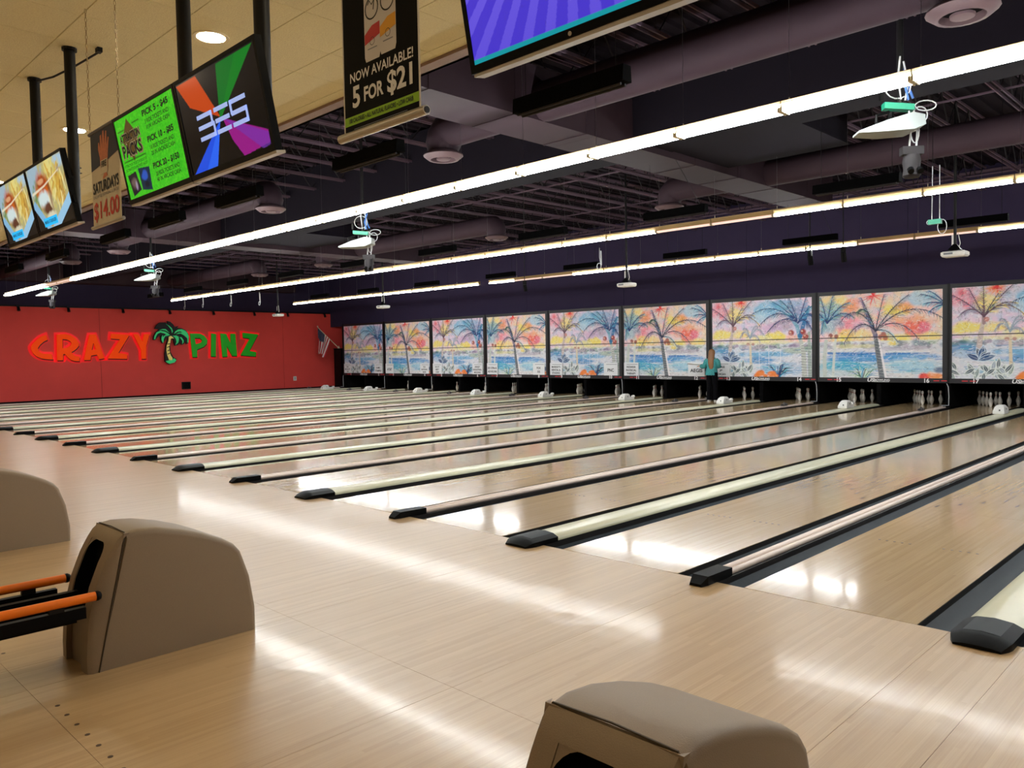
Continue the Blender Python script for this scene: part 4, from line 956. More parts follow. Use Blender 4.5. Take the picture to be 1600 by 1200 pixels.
for k in range(-8, 2):
    a, b = 17 + 2 * k, 18 + 2 * k
    lake = k % 2 != 0
    lab = (f'mural panel over lanes {NUM[a]} and {NUM[b]}, one dark central palm before a blue lake' if lake else f'mural panel over lanes {NUM[a]} and {NUM[b]}, palms with coconuts and grey-blue leaves')
    t = thing('masking_unit', lab, 'mural panel', (k * P, YM, 0), group='mural panels over the lanes')
    ob('frame', fr, t); ob('backing_board', bk, t); ob('edge_strip', dv, t)
    m = MUR[1 if lake else 0]
    ob('mural_upper', m[0], t); ob('mural_lower', m[1], t)
    ob('lane_number', text_mesh(str(a), M['number_white'], h=0.12, bold=0.03), t, (-1.09, -0.031, 0.712))
    ob('lane_number', text_mesh(str(b), M['number_white'], h=0.12, bold=0.03), t, (1.29, -0.031, 0.712))
    ob('score_led', led, t, (-1.27, 0, 0.03)); ob('score_led', led, t, (1.62, 0, 0.03))
    lg = ob('brand_logo', lg1, t, (-0.18, -0.031, 0.715)); ob('logo_word', lg2, lg, (0.30, 0, 0.0)); ob('logo_bar', lg3, lg, (0.28, 0, -0.046))
    tag(ob('power_cable', MB().tube([(0, 0, 0.64), (0.05, -0.05, 0.55), (0.07, -0.06, 0.3), (0.06, -0.05, 0.06), (-0.1, -0.12, 0.055)], 0.011, 6).mesh('power_cable', M['wire_white'], True), None, ((k - 0.5) * P, 18.16, 0.0)),
        f'white cable hanging from the mural edge left of lane {NUM[a]}', 'cable', 'white cables below the murals')

# ---- white sponsor cards taped along the bottom of the murals
card = MB().box(-0.315, 0.315, -0.006, 0.0, -0.235, 0.235).mesh('card', M['sign_white'])
def sponsor(x, lines, label, sz=None):
    t = thing('sponsor_sign', label, 'sign', (x, YM - 0.055, 1.005), group='white sponsor cards')
    ob('card', card, t)
    ob('heading', MB().box(-0.20, 0.27, -0.008, -0.006, 0.165, 0.180).lathe([(0.02, 0), (0.02, 0.001)], (-0.26, -0.007, 0.172), 8).mesh('heading', M['grey_ink']), t)
    n = len(lines); h = {1: 0.12, 2: 0.09, 3: 0.072}[n]; pitch = h * 1.65
    for i, s in enumerate(lines):
        w = min(0.54, 0.78 * h * len(s) if len(s) > 1 else h)
        ob('lettering', text_mesh(s, M['ink'], w=w, h=h, bold=0.025), t, (0, -0.007, -0.04 + ((n - 1) / 2 - i) * pitch))
for k, s, ln in ((-8, -1, ['IND', "BRYANT'S", 'TAP']), (-8, 1, ['X-MEC', 'STAMPED']), (-7, -1, ['AT&T']), (-7, 1, ['OLD', 'NATIONAL', 'BANK']),
                 (-6, -1, ['DO IT', 'BEST', 'CORP']), (-6, 1, ['ASHLEY', 'INDUSTRIAL', 'MOLDING']), (-5, -1, ['DO CPAs &', 'ADVISORS']), (-5, 1, ['FOX', '55']),
                 (-4, -1, ["MARKEY'S", 'RENTAL &', 'STAGING']), (-4, 1, ['PNC']), (-3, -1, ['INDIANA', 'PHYSICAL', 'THERAPY']), (-3, 1, ['AEGIS']), (-2, -1, ['CHASE', 'JP', 'MORGAN'])):
    nl = 17 + 2 * k + (s > 0)
    sponsor(k * P + (s * 1.345 if s < 0 else 1.315), ln, f'white card with black lettering taped to the mural above lane number {NUM[nl]}')

# ================================================================== RED WALL: SIGN, VENT, OUTLET, SPOTS, FLAG, CABINET
def wall_piece(polys, m, x0, depth, cy, cz, offset=0.0):
    me = curve_mesh('letter', [[(a - cy, b - cz) for a, b in pl] for pl in polys], m, depth / 2, offset)
    return xform(me, lambda a, b, c: (x0 + c + depth / 2, a, b))
names = {'C': 'first letter C', 'R': 'letter R', 'A': 'letter A', 'Z': 'orange letter Z', 'Y': 'letter Y', 'P': 'letter P', 'I': 'letter I', 'N': 'letter N', 'Z2': 'green last letter Z'}
for k, pl in LETTERS.items():
    green = k in ('P', 'I', 'N', 'Z2')
    cy = sum(q[0] for q in pl[0]) / len(pl[0]); cz = min(q[1] for q in pl[0])
    t = thing('wall_sign_letter', ('green' if green else 'orange') + f' wall sign {names[k]} with red glowing edge on the red wall', 'sign letter', (XL + 0.016, cy, cz), group='letters of the wall sign')
    ob('red_backer', wall_piece(pl, M['halo'], 0.002, 0.02, cy, cz, 0.085), t)
    ob('return', wall_piece([[(a + 0.035, b - 0.045) for a, b in q] for q in pl], M['letter_side_g'] if green else M['letter_side'], 0.024, 0.05, cy, cz), t)
    ob('face', wall_piece(pl, M['letter_green'] if green else M['letter_orange'], 0.075, 0.06, cy, cz), t)
cy = sum(q[0] for q in PALM_BACK) / len(PALM_BACK); cz = min(q[1] for q in PALM_BACK)
t = thing('palm_tree_sign', 'green palm tree sign with yellow trunk between the two words on the red wall', 'sign', (XL + 0.016, cy, cz))
ob('backing', wall_piece([PALM_BACK], M['palm_black'], 0.06, 0.10, cy, cz), t)
for pl in PALM_LEAVES: ob('leaf', wall_piece([pl], M['palm_green'], 0.161, 0.03, cy, cz), t)
ob('leaf', wall_piece([PALM_BASE], M['palm_green'], 0.161, 0.03, cy, cz), t, label='green grass tuft at the foot of the trunk')
tr = ob('trunk', wall_piece([PALM_TRUNK], M['palm_yellow'], 0.161, 0.03, cy, cz), t)
for a, b in PALM_RINGS: ob('bark_line', MB().tube([(0.192, a[0] - cy, a[1] - cz), (0.192, b[0] - cy, b[1] - cz)], 0.018, 5).mesh('bark_line', M['palm_black']), tr)
t = thing('wall_vent', 'small black louvred vent low on the red wall', 'vent', (XL + 0.016, 10.63, 0.24))
ob('vent_frame', MB().box(0, 0.03, -0.21, 0.21, 0, 0.03).box(0, 0.03, -0.21, 0.21, 0.31, 0.34).box(0, 0.03, -0.21, -0.18, 0.03, 0.31).box(0, 0.03, 0.18, 0.21, 0.03, 0.31).mesh('vent_frame', M['black_metal']), t)
ob('vent_back', MB().box(0, 0.008, -0.18, 0.18, 0.03, 0.31).mesh('vent_back', M['pit']), t)
for i in range(5): ob('vent_slat', MB().box(0.010, 0.022, -0.18, 0.18, 0.05 + i * 0.052, 0.068 + i * 0.052).mesh('vent_slat', M['black_plastic']), t)
t = thing('wall_outlet', 'small white outlet cover low on the red wall near the corner', 'outlet', (XL + 0.016, 16.31, 0.42))
ob('cover_plate', MB().box(0, 0.012, -0.09, 0.09, 0, 0.22).mesh('cover_plate', M['white_plastic']), t)
for z in (0.06, 0.13): ob('socket', MB().box(0.012, 0.016, -0.03, 0.03, z, z + 0.04).mesh('socket', M['grey_ink']), t)
sm_ = MB().box(0.0, 0.06, -0.04, 0.04, -0.02, 0.06).mesh('clamp', M['black_metal'])
sh_ = MB().tube([(0.10, 0, -0.02), (0.16, 0.0, -0.17)], [0.05, 0.065], 8).mesh('lamp_head', M['black_metal'])
for i, y in enumerate((3.87, 5.71, 7.89, 9.93, 12.0, 14.09, 15.92, 18.1)):
    t = thing('wall_spot', f'small black spot clamped on the rail above the red wall, {ordinal(i + 1)} from the left', 'spot light', (XL + 0.05, y, ZR - 0.03), group='spots above the red wall')
    ob('clamp', sm_, t); ob('lamp_head', sh_, t)
t = thing('black_cabinet', 'tall black cabinet at the corner of the red wall beside the first mural', 'cabinet', (-30.86, 18.4, 0.0))
ob('body', MB().box(-0.36, 0.36, -0.25, 0.6, 0, 2.02).mesh('body', M['blackbox']), t)
ob('top_board', MB().box(-0.38, 0.38, -0.27, 0.6, 2.02, 2.05).mesh('top_board', M['black_plastic']), t)
ob('door', MB().box(-0.33, 0.33, -0.265, -0.25, 0.06, 1.98).mesh('door', M['black_plastic']), t)
# flag on a slanting pole
A = np.array([-30.9, 18.25, 2.06]); B = np.array([-31.2, 17.2, 3.16])
t = thing('flag', 'striped flag with dark blue canton drooping from a slanted pole by the red wall', 'flag', tuple(A))
ob('flag_pole', MB().tube([(0, 0, 0), tuple(B - A)], 0.018, 8).lathe([(0.012, 0), (0.035, 0.02), (0.035, 0.05), (0.0, 0.08)], tuple(B - A), 8).mesh('flag_pole', M['pole_wood'], True), t)
ob('pole_foot', MB().lathe([(0.06, -0.008), (0.06, 0.03), (0.035, 0.05), (0.03, 0.12)], (0, 0, 0), 10).mesh('pole_foot', M['pole_wood']), t)
NS, NT = 66, 60
fimg = np.ones((NT, NS, 3)) * lin(236, 226, 222)
for i in range(NS):
    if int(i / NS * 13) % 2 == 0: fimg[:, i] = lin(184, 30, 40)
fimg[:26, :36] = lin(26, 30, 62)
for a in range(3, 25, 4):
    for b in range(2 + (a // 4) % 2 * 2, 35, 4): fimg[a, b] = lin(206, 208, 220)
def drape(co):
    s = (co[:, 0]); tt = (1 - co[:, 2])
    d = B - A
    # s = 0 at the tip of the pole, tt = 0 on the pole
    px = np.outer(1 - s * 0.62, d)
    ang = tt * 1.25
    y = px[:, 1] + tt * (-0.10 - 0.35 * s) + 0.035 * np.sin(s * 16 + tt * 3) * tt
    z = px[:, 2] - tt * (1.30 - 0.45 * s) - 0.05 * np.sin(s * 9) * tt
    x = px[:, 0] + 0.09 * np.sin(s * 13 + 0.6) * np.minimum(1, tt * 2) + 0.05 * tt
    return np.stack([x, y, z], -1)
fm = paint_grid('flag_cloth', fimg, 0, 1, 0, 1, M['flag'], 0.0, drape)
fm.polygons.foreach_set('use_smooth', [True] * len(fm.polygons))
ob('flag_cloth', fm, t)

# ================================================================== TELEVISIONS
TW, TH = 1.006, 0.578
def tv_body(t):
    b = 0.022
    ob('bezel', MB().box(-TW / 2, TW / 2, -0.008, 0.0, TH - b, TH).box(-TW / 2, TW / 2, -0.008, 0.0, 0, b + 0.008).box(-TW / 2, -TW / 2 + b, -0.008, 0.0, b + 0.008, TH - b).box(TW / 2 - b, TW / 2, -0.008, 0.0, b + 0.008, TH - b).mesh('bezel', M['bezel']), t)
    ob('cabinet', MB().box(-TW / 2, TW / 2, 0.0, 0.035, 0, TH).box(-0.32, 0.32, 0.035, 0.075, 0.08, TH - 0.1).mesh('cabinet', M['bezel']), t)
    ob('lower_rail', MB().rings([[(-TW / 2 + 0.01, -0.004, -0.012), (-TW / 2 + 0.01, 0.05, -0.012), (-TW / 2 + 0.01, 0.05, -0.001), (-TW / 2 + 0.01, -0.004, -0.001)], [(TW / 2, -0.004, -0.016), (TW / 2, 0.05, -0.016), (TW / 2, 0.05, -0.001), (TW / 2, -0.004, -0.001)]]).mesh('lower_rail', M['alu']), t)
SX0, SX1, SZ0, SZ1 = -TW / 2 + 0.022, TW / 2 - 0.022, 0.030, TH - 0.022
def screen_beams():
    p = Paint(260, 142, lin(6, 6, 8))
    p.mix(0.5 * np.clip(1.1 - p.v * 1.6, 0, 1) * np.clip(1.3 - p.u, 0, 1), lin(58, 54, 54))  # grey reflection fading from the top left, painted into the picture
    c = (0.49, 0.53)
    p.poly([(0.01, 0.02), (0.28, 0.02), c, (0.14, 0.30)], lin(196, 70, 24), .95)
    p.poly([(0.55, 0.02), (0.98, 0.02), (c[0] + .02, c[1]), (c[0] - .01, c[1])], lin(10, 122, 36), .95); p.poly([(0.55, 0.02), (0.78, 0.02), c], lin(8, 100, 40), .6)
    p.poly([c, (c[0] - .03, c[1] + .04), (0.02, 1), (0.34, 1)], lin(28, 80, 226), .95); p.poly([c, (0.2, 1), (0.34, 1)], lin(44, 110, 250), .6)
    p.poly([(c[0] + .02, c[1] + .02), (0.98, 0.84), (0.98, 0.96), (0.68, 1), (0.58, .8)], lin(150, 20, 130), .95); p.poly([(c[0] + .02, c[1] + .02), (0.98, 0.86), (0.98, .98), (0.9, 1)], lin(110, 50, 170), .6)
    return p.img
def screen_green():
    p = Paint(250, 138, lin(60, 196, 30))
    p.mix(0.6 * p.noise(40, 4, 1.8), lin(24, 150, 24)); p.mix(0.5 * np.clip(p.noise(70, 6, 1.8) * 2 - 1, 0, 1), lin(120, 230, 40))
    p.poly([(0.22, 0.03), (0.36, 0.28), (0.22, 0.56), (0.08, 0.28)], lin(84, 44, 30), .95)
    p.line([(0.03, 0.15), (0.14, 0.15)], .004, .004, lin(20, 30, 20)); p.line([(0.30, 0.12), (0.42, 0.12)], .004, .004, lin(20, 30, 20)); p.line([(0.04, 0.53), (0.42, 0.53)], .004, .004, lin(20, 30, 20))
    p.poly([(0.04, 0.70), (0.19, 0.68), (0.23, 0.92), (0.08, 0.97)], lin(30, 26, 34)); p.poly([(0.24, 0.66), (0.43, 0.69), (0.41, 0.97), (0.25, 0.93)], lin(16, 40, 60))
    for a in ((0.13, 0.82, .05, .08, lin(120, 100, 90), .7), (0.16, 0.86, .02, .06, lin(170, 150, 180), .7), (0.33, 0.77, .05, .06, lin(40, 90, 200), .8), (0.34, .88, .04, .04, lin(10, 10, 26), .8)): p.blob(*a, .6, 5)
    return p.img
def screen_burger():
    p = Paint(200, 112, lin(176, 170, 120))
    for a in ((0.1, .2, .3, .3, lin(150, 180, 200), .9), (0.85, .1, .2, .15, lin(160, 196, 224), .9), (0.70, .35, .22, .35, lin(206, 190, 96), .95), (0.80, .45, .12, .25, lin(196, 150, 60), .8), (0.62, .2, .10, .3, lin(226, 212, 130), .8), (0.2, .45, .12, .2, lin(90, 130, 40), .8)): p.blob(*a, .9, int(a[0] * 50))
    g = np.random.default_rng(2)
    for i in range(40):
        x, y = g.uniform(.5, 1), g.uniform(.05, .65); p.line([(x, y), (x + g.uniform(-.1, .05), y + g.uniform(.08, .25))], .014, .010, [lin(230, 200, 100), lin(206, 160, 60), lin(160, 110, 40), lin(240, 226, 160)][g.integers(4)], .7)
    p.poly([(0, .55), (.06, .5), (.38, 1), (0, 1)], lin(130, 180, 214)); p.poly([(.38, 1), (1, .58), (1, .74), (.62, 1)], lin(150, 196, 226)); p.poly([(.62, 1), (1, .74), (1, 1)], lin(8, 10, 12)); p.poly([(0, .62), (.25, 1), (0, 1)], lin(12, 14, 16))
    for a in ((0.36, .42, .20, .28, lin(196, 92, 20), 1), (0.36, .28, .15, .12, lin(150, 50, 16), .9), (0.34, .26, .10, .05, lin(240, 190, 140), .6), (0.33, .54, .17, .14, lin(206, 226, 226), .95), (0.38, .70, .13, .10, lin(86, 40, 26), .95), (0.50, .60, .05, .14, lin(236, 226, 180), .8), (0.44, .82, .12, .08, lin(220, 214, 186), .9), (0.40, .92, .10, .05, lin(206, 130, 30), .9), (0.52, .5, .04, .25, lin(110, 50, 20), .7)): p.blob(*a, .4, int(a[1] * 60))
    p.line([(0.05, .40), (.4, .35), (.85, .22)], .012, .004, lin(240, 230, 200), .8)
    return p.img
def screen_rays():
    p = Paint(240, 132, lin(78, 60, 206))
    c = (0.62, -0.25)
    for i in range(26):
        a = math.radians(8 + i * 6.7); b = a + math.radians(3.1)
        p.poly([c, (c[0] + 2.2 * math.cos(a), c[1] + 3 * math.sin(a)), (c[0] + 2.2 * math.cos(b), c[1] + 3 * math.sin(b))], lin(126, 108, 240), .6)
    p.mix(0.35 * np.clip(p.v * 1.3 - .3, 0, 1), lin(60, 44, 200))
    p.mix((p.v > 0.965) * 1.0, lin(20, 150, 160))
    return p.img
SCR = {k: paint_grid('screen_picture', f(), SX0, SX1, SZ0, SZ1, M['screen'], -0.004) for k, f in (('beams', screen_beams), ('green', screen_green), ('burger', screen_burger), ('rays', screen_rays))}
TV = [('beams', 0.50, 'screen with four coloured beams and the number 365'), ('green', -0.515, 'bright green screen listing attraction packs and prices'),
      ('burger', -2.66, 'screen with a burger photo, right one of the pair'), ('burger', -3.68, 'screen with a burger photo at the left edge of the photo'), ('rays', 3.02, 'large purple screen with pale radiating rays')]
TILT = math.radians(10.5); TYB = -2.94; TZB = 2.775
for kind, x, l in TV:
    t = thing('television', l, 'television', (x, TYB, TZB + (0.03 if kind == 'burger' else 0)), (TILT, 0, 0), group='televisions hung over the approach')
    tv_body(t)
    sc = ob('screen_picture', SCR[kind], t)
    put = lambda body, m, u, v, w, h, **kw: ob('lettering', text_mesh(body, m, w=w * (SX1 - SX0), h=h * (SZ1 - SZ0), **kw), sc, (SX0 + u * (SX1 - SX0), -0.0045, SZ1 - v * (SZ1 - SZ0)))
    if kind == 'green':
        put('ATTRACTION', M['txt_white'], 0.225, 0.25, 0.37, 0.125, bold=0.05); put('ATTRACTION', M['txt_blue'], 0.225, 0.25, 0.35, 0.10, bold=0.03, depth=0.003)
        put('PACKS', M['txt_white'], 0.225, 0.41, 0.37, 0.19, bold=0.06); put('PACKS', M['txt_blue'], 0.225, 0.41, 0.34, 0.15, bold=0.03, depth=0.003)
        put('ATTRACTION TICKETS IN BULK FOR', M['txt_blue'], 0.23, 0.585, 0.40, 0.035); put('ULTIMATE FUN AND BEST VALUE', M['txt_blue'], 0.23, 0.635, 0.38, 0.035)
        for v, a, b, c in ((0.09, 'PICK 5 - $45', '5 RIDE TICKETS AND', '10 IN ARCADE CASH'), (0.40, 'PICK 10 - $85', '10 RIDE TICKETS AND', '20 IN ARCADE CASH'), (0.72, 'PICK 20 - $150', '20 RIDE TICKETS AND', '40 IN ARCADE CASH')):
            put(a, M['txt_blue'], 0.71, v, 0.42, 0.085, bold=0.04); put(b, M['txt_blue'], 0.71, v + 0.095, 0.38, 0.05, bold=0.015); put(c, M['txt_blue'], 0.71, v + 0.165, 0.38, 0.05, bold=0.015)
    if kind == 'beams':
        S = []
        bar = lambda u0, u1, v: S.append((u0, u1, v - 0.022, v + 0.022))
        ver = lambda u, v0, v1: S.append((u - 0.011, u + 0.011, v0, v1))
        for v in (0.44, 0.555, 0.67): bar(0.20, 0.385 if v < .5 else 0.40, v)
        ver(0.385, 0.42, 0.56); ver(0.40, 0.54, 0.69)
        for v in (0.44, 0.555, 0.67): bar(0.425, 0.60 if v > .5 else 0.60, v)
        for v in (0.44, 0.555, 0.67): bar(0.625, 0.81, v)
        ver(0.63, 0.42, 0.56); ver(0.80, 0.54, 0.69)
        mb = MB()
        for a, b, c, d in S: mb.box(SX0 + a * (SX1 - SX0), SX0 + b * (SX1 - SX0), -0.0065, -0.005, SZ1 - d * (SZ1 - SZ0), SZ1 - c * (SZ1 - SZ0))
        ob('lettering', mb.mesh('lettering', M['txt_lilac']), sc)
    if kind == 'burger':
        ob('caption_plate', MB().box(-0.30, 0.06, -0.0065, -0.005, SZ0 + 0.02, SZ0 + 0.09).mesh('caption_plate', mat('caption_cyan', srgb(20, 150, 200), 0.5, emit=srgb(20, 160, 220), strength=0.7)), sc)
        put('MARK-IT-BURGER', M['txt_blue'], 0.38, 0.895, 0.32, 0.055, bold=0.02, depth=0.004)
    if x == -2.66:
        for z in (0.15, 0.34): ob('side_clip', MB().box(TW / 2, TW / 2 + 0.014, 0.005, 0.03, z, z + 0.06).mesh('side_clip', M['black_plastic']), t)
    if kind == 'rays':
        ob('maker_logo', MB().lathe([(0.008, 0), (0.008, 0.001)], (0, 0, 0), 10).mesh('maker_logo', M['alu']), t, (0.0, -0.009, 0.013), (math.pi / 2, 0, 0))
for x, l in ((-3.68, 'black ceiling pole holding the leftmost burger screen'), (-2.66, 'black ceiling pole holding the right burger screen'), (-0.39, 'black ceiling pole holding the green screen'), (0.63, 'black ceiling pole holding the coloured-beam screen'), (3.02, 'black ceiling pole holding the purple screen')):
    t = thing('ceiling_pole', l, 'pole', (x, -2.80, 2.95), group='black television poles')
    ob('tube', MB().tube([(0, 0, 0), (0, 0, ZC - 2.953)], 0.045, 12).mesh('tube', M['black_metal'], True), t)
    ob('ceiling_flange', MB().lathe([(0.06, ZC - 2.975), (0.06, ZC - 2.952)], n=12).mesh('ceiling_flange', M['black_metal']), t)
    ob('wall_plate', MB().box(-0.1, 0.1, -0.055, -0.035, 0.0, 0.30).mesh('wall_plate', M['black_plastic']), t)
tag(ob('ceiling_cable', MB().tube([(-3.62, -2.80, ZC - 0.04), (-3.3, -2.75, ZC - 0.07), (-3.0, -2.68, ZC - 0.05), (-2.50, -2.62, ZC - 0.035)], 0.009, 6).box(-2.52, -2.46, -2.64, -2.60, ZC - 0.04, ZC - 0.002).mesh('ceiling_cable', M['black_metal'])), 'black power cord plugged into the ceiling between the burger screen poles', 'cord')

# ================================================================== BANNERS
def chain(mb, x, z0, z1):
    n = int((z1 - z0) / 0.032)
    for i in range(n):
        z = z0 + (i + 0.5) * (z1 - z0) / n; a = i % 2
        pts = [(x + (0.007 * math.cos(q) if a else 0), (0 if a else 0.007 * math.cos(q)), z + 0.019 * math.sin(q)) for q in [2 * math.pi * j / 6 for j in range(7)]]
        mb.tube(pts, 0.0022, 4, cap=False)
t = thing('hanging_banner', 'narrow cream price banner with chains, reading Saturdays and fourteen dollars', 'banner', (-1.45, -2.955, 2.70), group='hanging banners')
ob('banner_sheet', MB().box(-0.29, 0.29, -0.002, 0.0, 0.01, 0.70).mesh('banner_sheet', M['banner_cream']), t)
sh = ob('printed_top', MB().add([(-0.29, -0.0035, 0.42), (-0.1, -0.0035, 0.44), (0.08, -0.0035, 0.46), (0.29, -0.0035, 0.49), (0.29, -0.0035, 0.70), (-0.29, -0.0035, 0.70)], [(0, 1, 2, 3, 4, 5)]).mesh('printed_top', M['banner_navy']), t)
hp = [(-0.09, 0.40), (-0.10, 0.50), (-0.13, 0.56), (-0.125, 0.61), (-0.105, 0.61), (-0.085, 0.56), (-0.085, 0.655), (-0.055, 0.66), (-0.045, 0.57), (-0.03, 0.68), (0.0, 0.68), (0.005, 0.575), (0.03, 0.67), (0.055, 0.665), (0.045, 0.56), (0.075, 0.62), (0.10, 0.61), (0.075, 0.53), (0.06, 0.46), (0.06, 0.40)]
ob('printed_hand', xform(curve_mesh('printed_hand', [hp], M['hand'], 0.0), lambda a, b, c: (a, -0.0045, b)), sh)
ob('printed_sleeve', MB().box(-0.085, 0.055, -0.0055, -0.005, 0.37, 0.47).mesh('printed_sleeve', M['banner_cream']), sh)
ob('lettering', text_mesh('FIRE', M['ink'], w=0.10, h=0.045, bold=0.02), sh, (-0.015, -0.006, 0.44))
ob('printed_slice', MB().add([(-0.06, -0.004, 0.33), (0.05, -0.004, 0.345), (0.0, -0.004, 0.405)], [(0, 1, 2)]).mesh('printed_slice', M['hand']), sh)
ob('lettering', text_mesh('SATURDAYS', M['ink'], w=0.53, h=0.085, bold=0.03), t, (0, -0.003, 0.285))
ob('lettering', text_mesh('UNLIMITED BOWLING & SHOES', M['grey_ink'], w=0.52, h=0.022), t, (0, -0.003, 0.220))
ob('lettering', text_mesh('$14.00', M['banner_red'], w=0.52, h=0.15, bold=0.02), t, (0, -0.003, 0.105))
for z in (0.0, 0.705): ob('rod', MB().tube([(-0.32, 0, z), (0.32, 0, z)], 0.014, 8).mesh('rod', M['alu'] if z == 0 else M['grey_metal'], True), t)
for x in (-0.30, 0.30):
    mb = MB(); chain(mb, x, 0.715, ZC - 2.702); ob('chain', mb.mesh('chain', M['chain']), t)
t = thing('hanging_banner', 'tall black banner reading now available five for twenty-one dollars', 'banner', (1.935, -2.955, 2.70), group='hanging banners')
ob('banner_sheet', MB().box(-0.275, 0.275, -0.002, 0.0, 0.01, 1.05).mesh('banner_sheet', M['banner_black']), t)
for s in (-1, 1): ob('white_edge', MB().box(s * 0.275 - 0.004, s * 0.275 + 0.004, -0.003, 0.0005, 0.01, 1.05).mesh('white_edge', M['banner_white']), t)
ob('printed_band', MB().box(-0.272, 0.272, -0.003, -0.002, 0.046, 0.086).mesh('printed_band', M['banner_lime']), t)
ob('lettering', text_mesh('100 CALORIES \u2022 ALL NATURAL FLAVORS \u2022 LOW CARB', M['ink'], w=0.47, h=0.021, bold=0.02), t, (0, -0.0035, 0.066))
ob('printed_rule', MB().box(-0.20, 0.19, -0.003, -0.002, 0.024, 0.027).mesh('printed_rule', M['grey_ink']), t)
ob('lettering', text_mesh('5', M['txt_white'], w=0.058, h=0.098, bold=0.03), t, (-0.176, -0.003, 0.167))
ob('lettering', text_mesh('FOR', M['txt_white'], w=0.145, h=0.066, bold=0.03), t, (-0.043, -0.003, 0.163))
ob('lettering', text_mesh('$21', M['txt_white'], w=0.175, h=0.108, bold=0.03), t, (0.145, -0.003, 0.165))
ob('lettering', text_mesh('NOW AVAILABLE!', M['txt_white'], w=0.46, h=0.044, bold=0.015), t, (0.01, -0.003, 0.256))
def can_shape(cx, z0, z1, w):
    pts = []
    for a, b in ((-1, 0.04), (-0.85, 0.0), (0.85, 0.0), (1, 0.04), (1, 0.94), (0.82, 1.0), (-0.82, 1.0), (-1, 0.94)): pts.append((cx + a * w, z0 + b * (z1 - z0)))
    return pts
for i, (cx, z0, band, dy) in enumerate(((-0.045, 0.297, 'print_red', -0.0035), (0.068, 0.303, 'print_yellow', -0.003))):
    c = ob('printed_can', xform(curve_mesh('printed_can', [can_shape(cx, z0, z0 + 0.56, 0.058)], M['can_white'], 0.0), lambda a, b, d: (a, dy, b)), t)
    ob('printed_ribbon', MB().add([(cx - 0.056, dy - 0.0006, z0 + 0.075), (cx + 0.056, dy - 0.0006, z0 + 0.10), (cx + 0.056, dy - 0.0006, z0 + 0.155), (cx, dy - 0.0006, z0 + 0.15), (cx - 0.056, dy - 0.0006, z0 + 0.12)], [(0, 1, 2, 3, 4)]).mesh('printed_ribbon', M[band]), c)
    ring = lambda r0, zc, n=20: MB().rings([[(cx + r * math.cos(2 * math.pi * j / n), dy - 0.0008, zc + r * math.sin(2 * math.pi * j / n)) for j in range(n)] for r in (r0, r0 * 0.86)], cap=False)
    ob('printed_seal', ring(0.050, z0 + 0.225).mesh('printed_seal', M['ink']), c); ob('printed_seal', ring(0.018, z0 + 0.082).mesh('printed_seal', M['ink']), c)
    ob('printed_wave', MB().tube([(cx - 0.03, dy - 0.0008, z0 + 0.245), (cx - 0.015, dy - 0.0008, z0 + 0.26), (cx, dy - 0.0008, z0 + 0.24), (cx + 0.02, dy - 0.0008, z0 + 0.255), (cx + 0.012, dy - 0.0008, z0 + 0.215)], 0.002, 4).mesh('printed_wave', M['ink']), c)
    ob('printed_line', MB().box(cx - 0.035, cx + 0.035, dy - 0.0008, dy - 0.0005, z0 + 0.050, z0 + 0.054).mesh('printed_line', M['grey_ink']), c)
ob('rod', MB().tube([(-0.315, 0, 0.0), (0.315, 0, 0.0)], 0.020, 12).mesh('rod', M['alu'], True), t)
ob('rod_end', MB().tube([(0.315, 0, 0.0), (0.318, 0, 0.0)], 0.014, 12).mesh('rod_end', M['ink']), t)
ob('rod', MB().tube([(-0.315, 0, 1.06), (0.315, 0, 1.06)], 0.014, 8).mesh('rod', M['alu'], True), t)
for x in (-0.28, 0.28):
    mb = MB(); chain(mb, x, 1.07, ZC - 2.702); ob('chain', mb.mesh('chain', M['chain']), t)

# ================================================================== BALL RETURNS
HP = [(-2.735, 0.0), (-2.735, 0.14), (-2.765, 0.34), (-2.82, 0.505), (-2.86, 0.555), (-2.93, 0.60), (-3.05, 0.655), (-3.18, 0.70), (-3.32, 0.735), (-3.43, 0.745), (-3.49, 0.735)]
FP = [(-3.50, 0.733), (-3.54, 0.70), (-3.60, 0.60), (-3.66, 0.45), (-3.70, 0.28), (-3.715, 0.10), (-3.715, 0.0)]
def grow(pts, w, base):
    mb = MB()
    # direction of outward normal: decide by testing the top point
    lay = [(-w, 0.035), (-w * 0.975, 0.015), (-w * 0.92, 0.004), (-w * 0.83, 0.0), (w * 0.83, 0.0), (w * 0.92, 0.004), (w * 0.975, 0.015), (w, 0.035)]
    n = len(pts); cyy = -3.2
    rs = []
    for x, d in lay:
        ring = []
        for i, (y, z) in enumerate(pts):
            a = pts[max(i - 1, 0)]; b = pts[min(i + 1, n - 1)]
            ty, tz = b[0] - a[0], b[1] - a[1]; l = math.hypot(ty, tz) + 1e-9
            ny, nz = tz / l, -ty / l
            if ny * (y - cyy) + nz * (z - 0.2) < 0: ny, nz = -ny, -nz
            ring.append((x, y - ny * d, max(0.0, z - nz * d) if z > 0.001 else 0.0))
        for q in base: ring.append((x, q[0], q[1]))
        rs.append(ring)
    return mb.rings(rs)
HW = 0.222
hood_main = grow(HP, HW, [(-3.655, 0.0)]).mesh('hood_shell', M['hood'], True, 35)
SE = [(-3.495, 0.737), (-3.655, 0.0)]
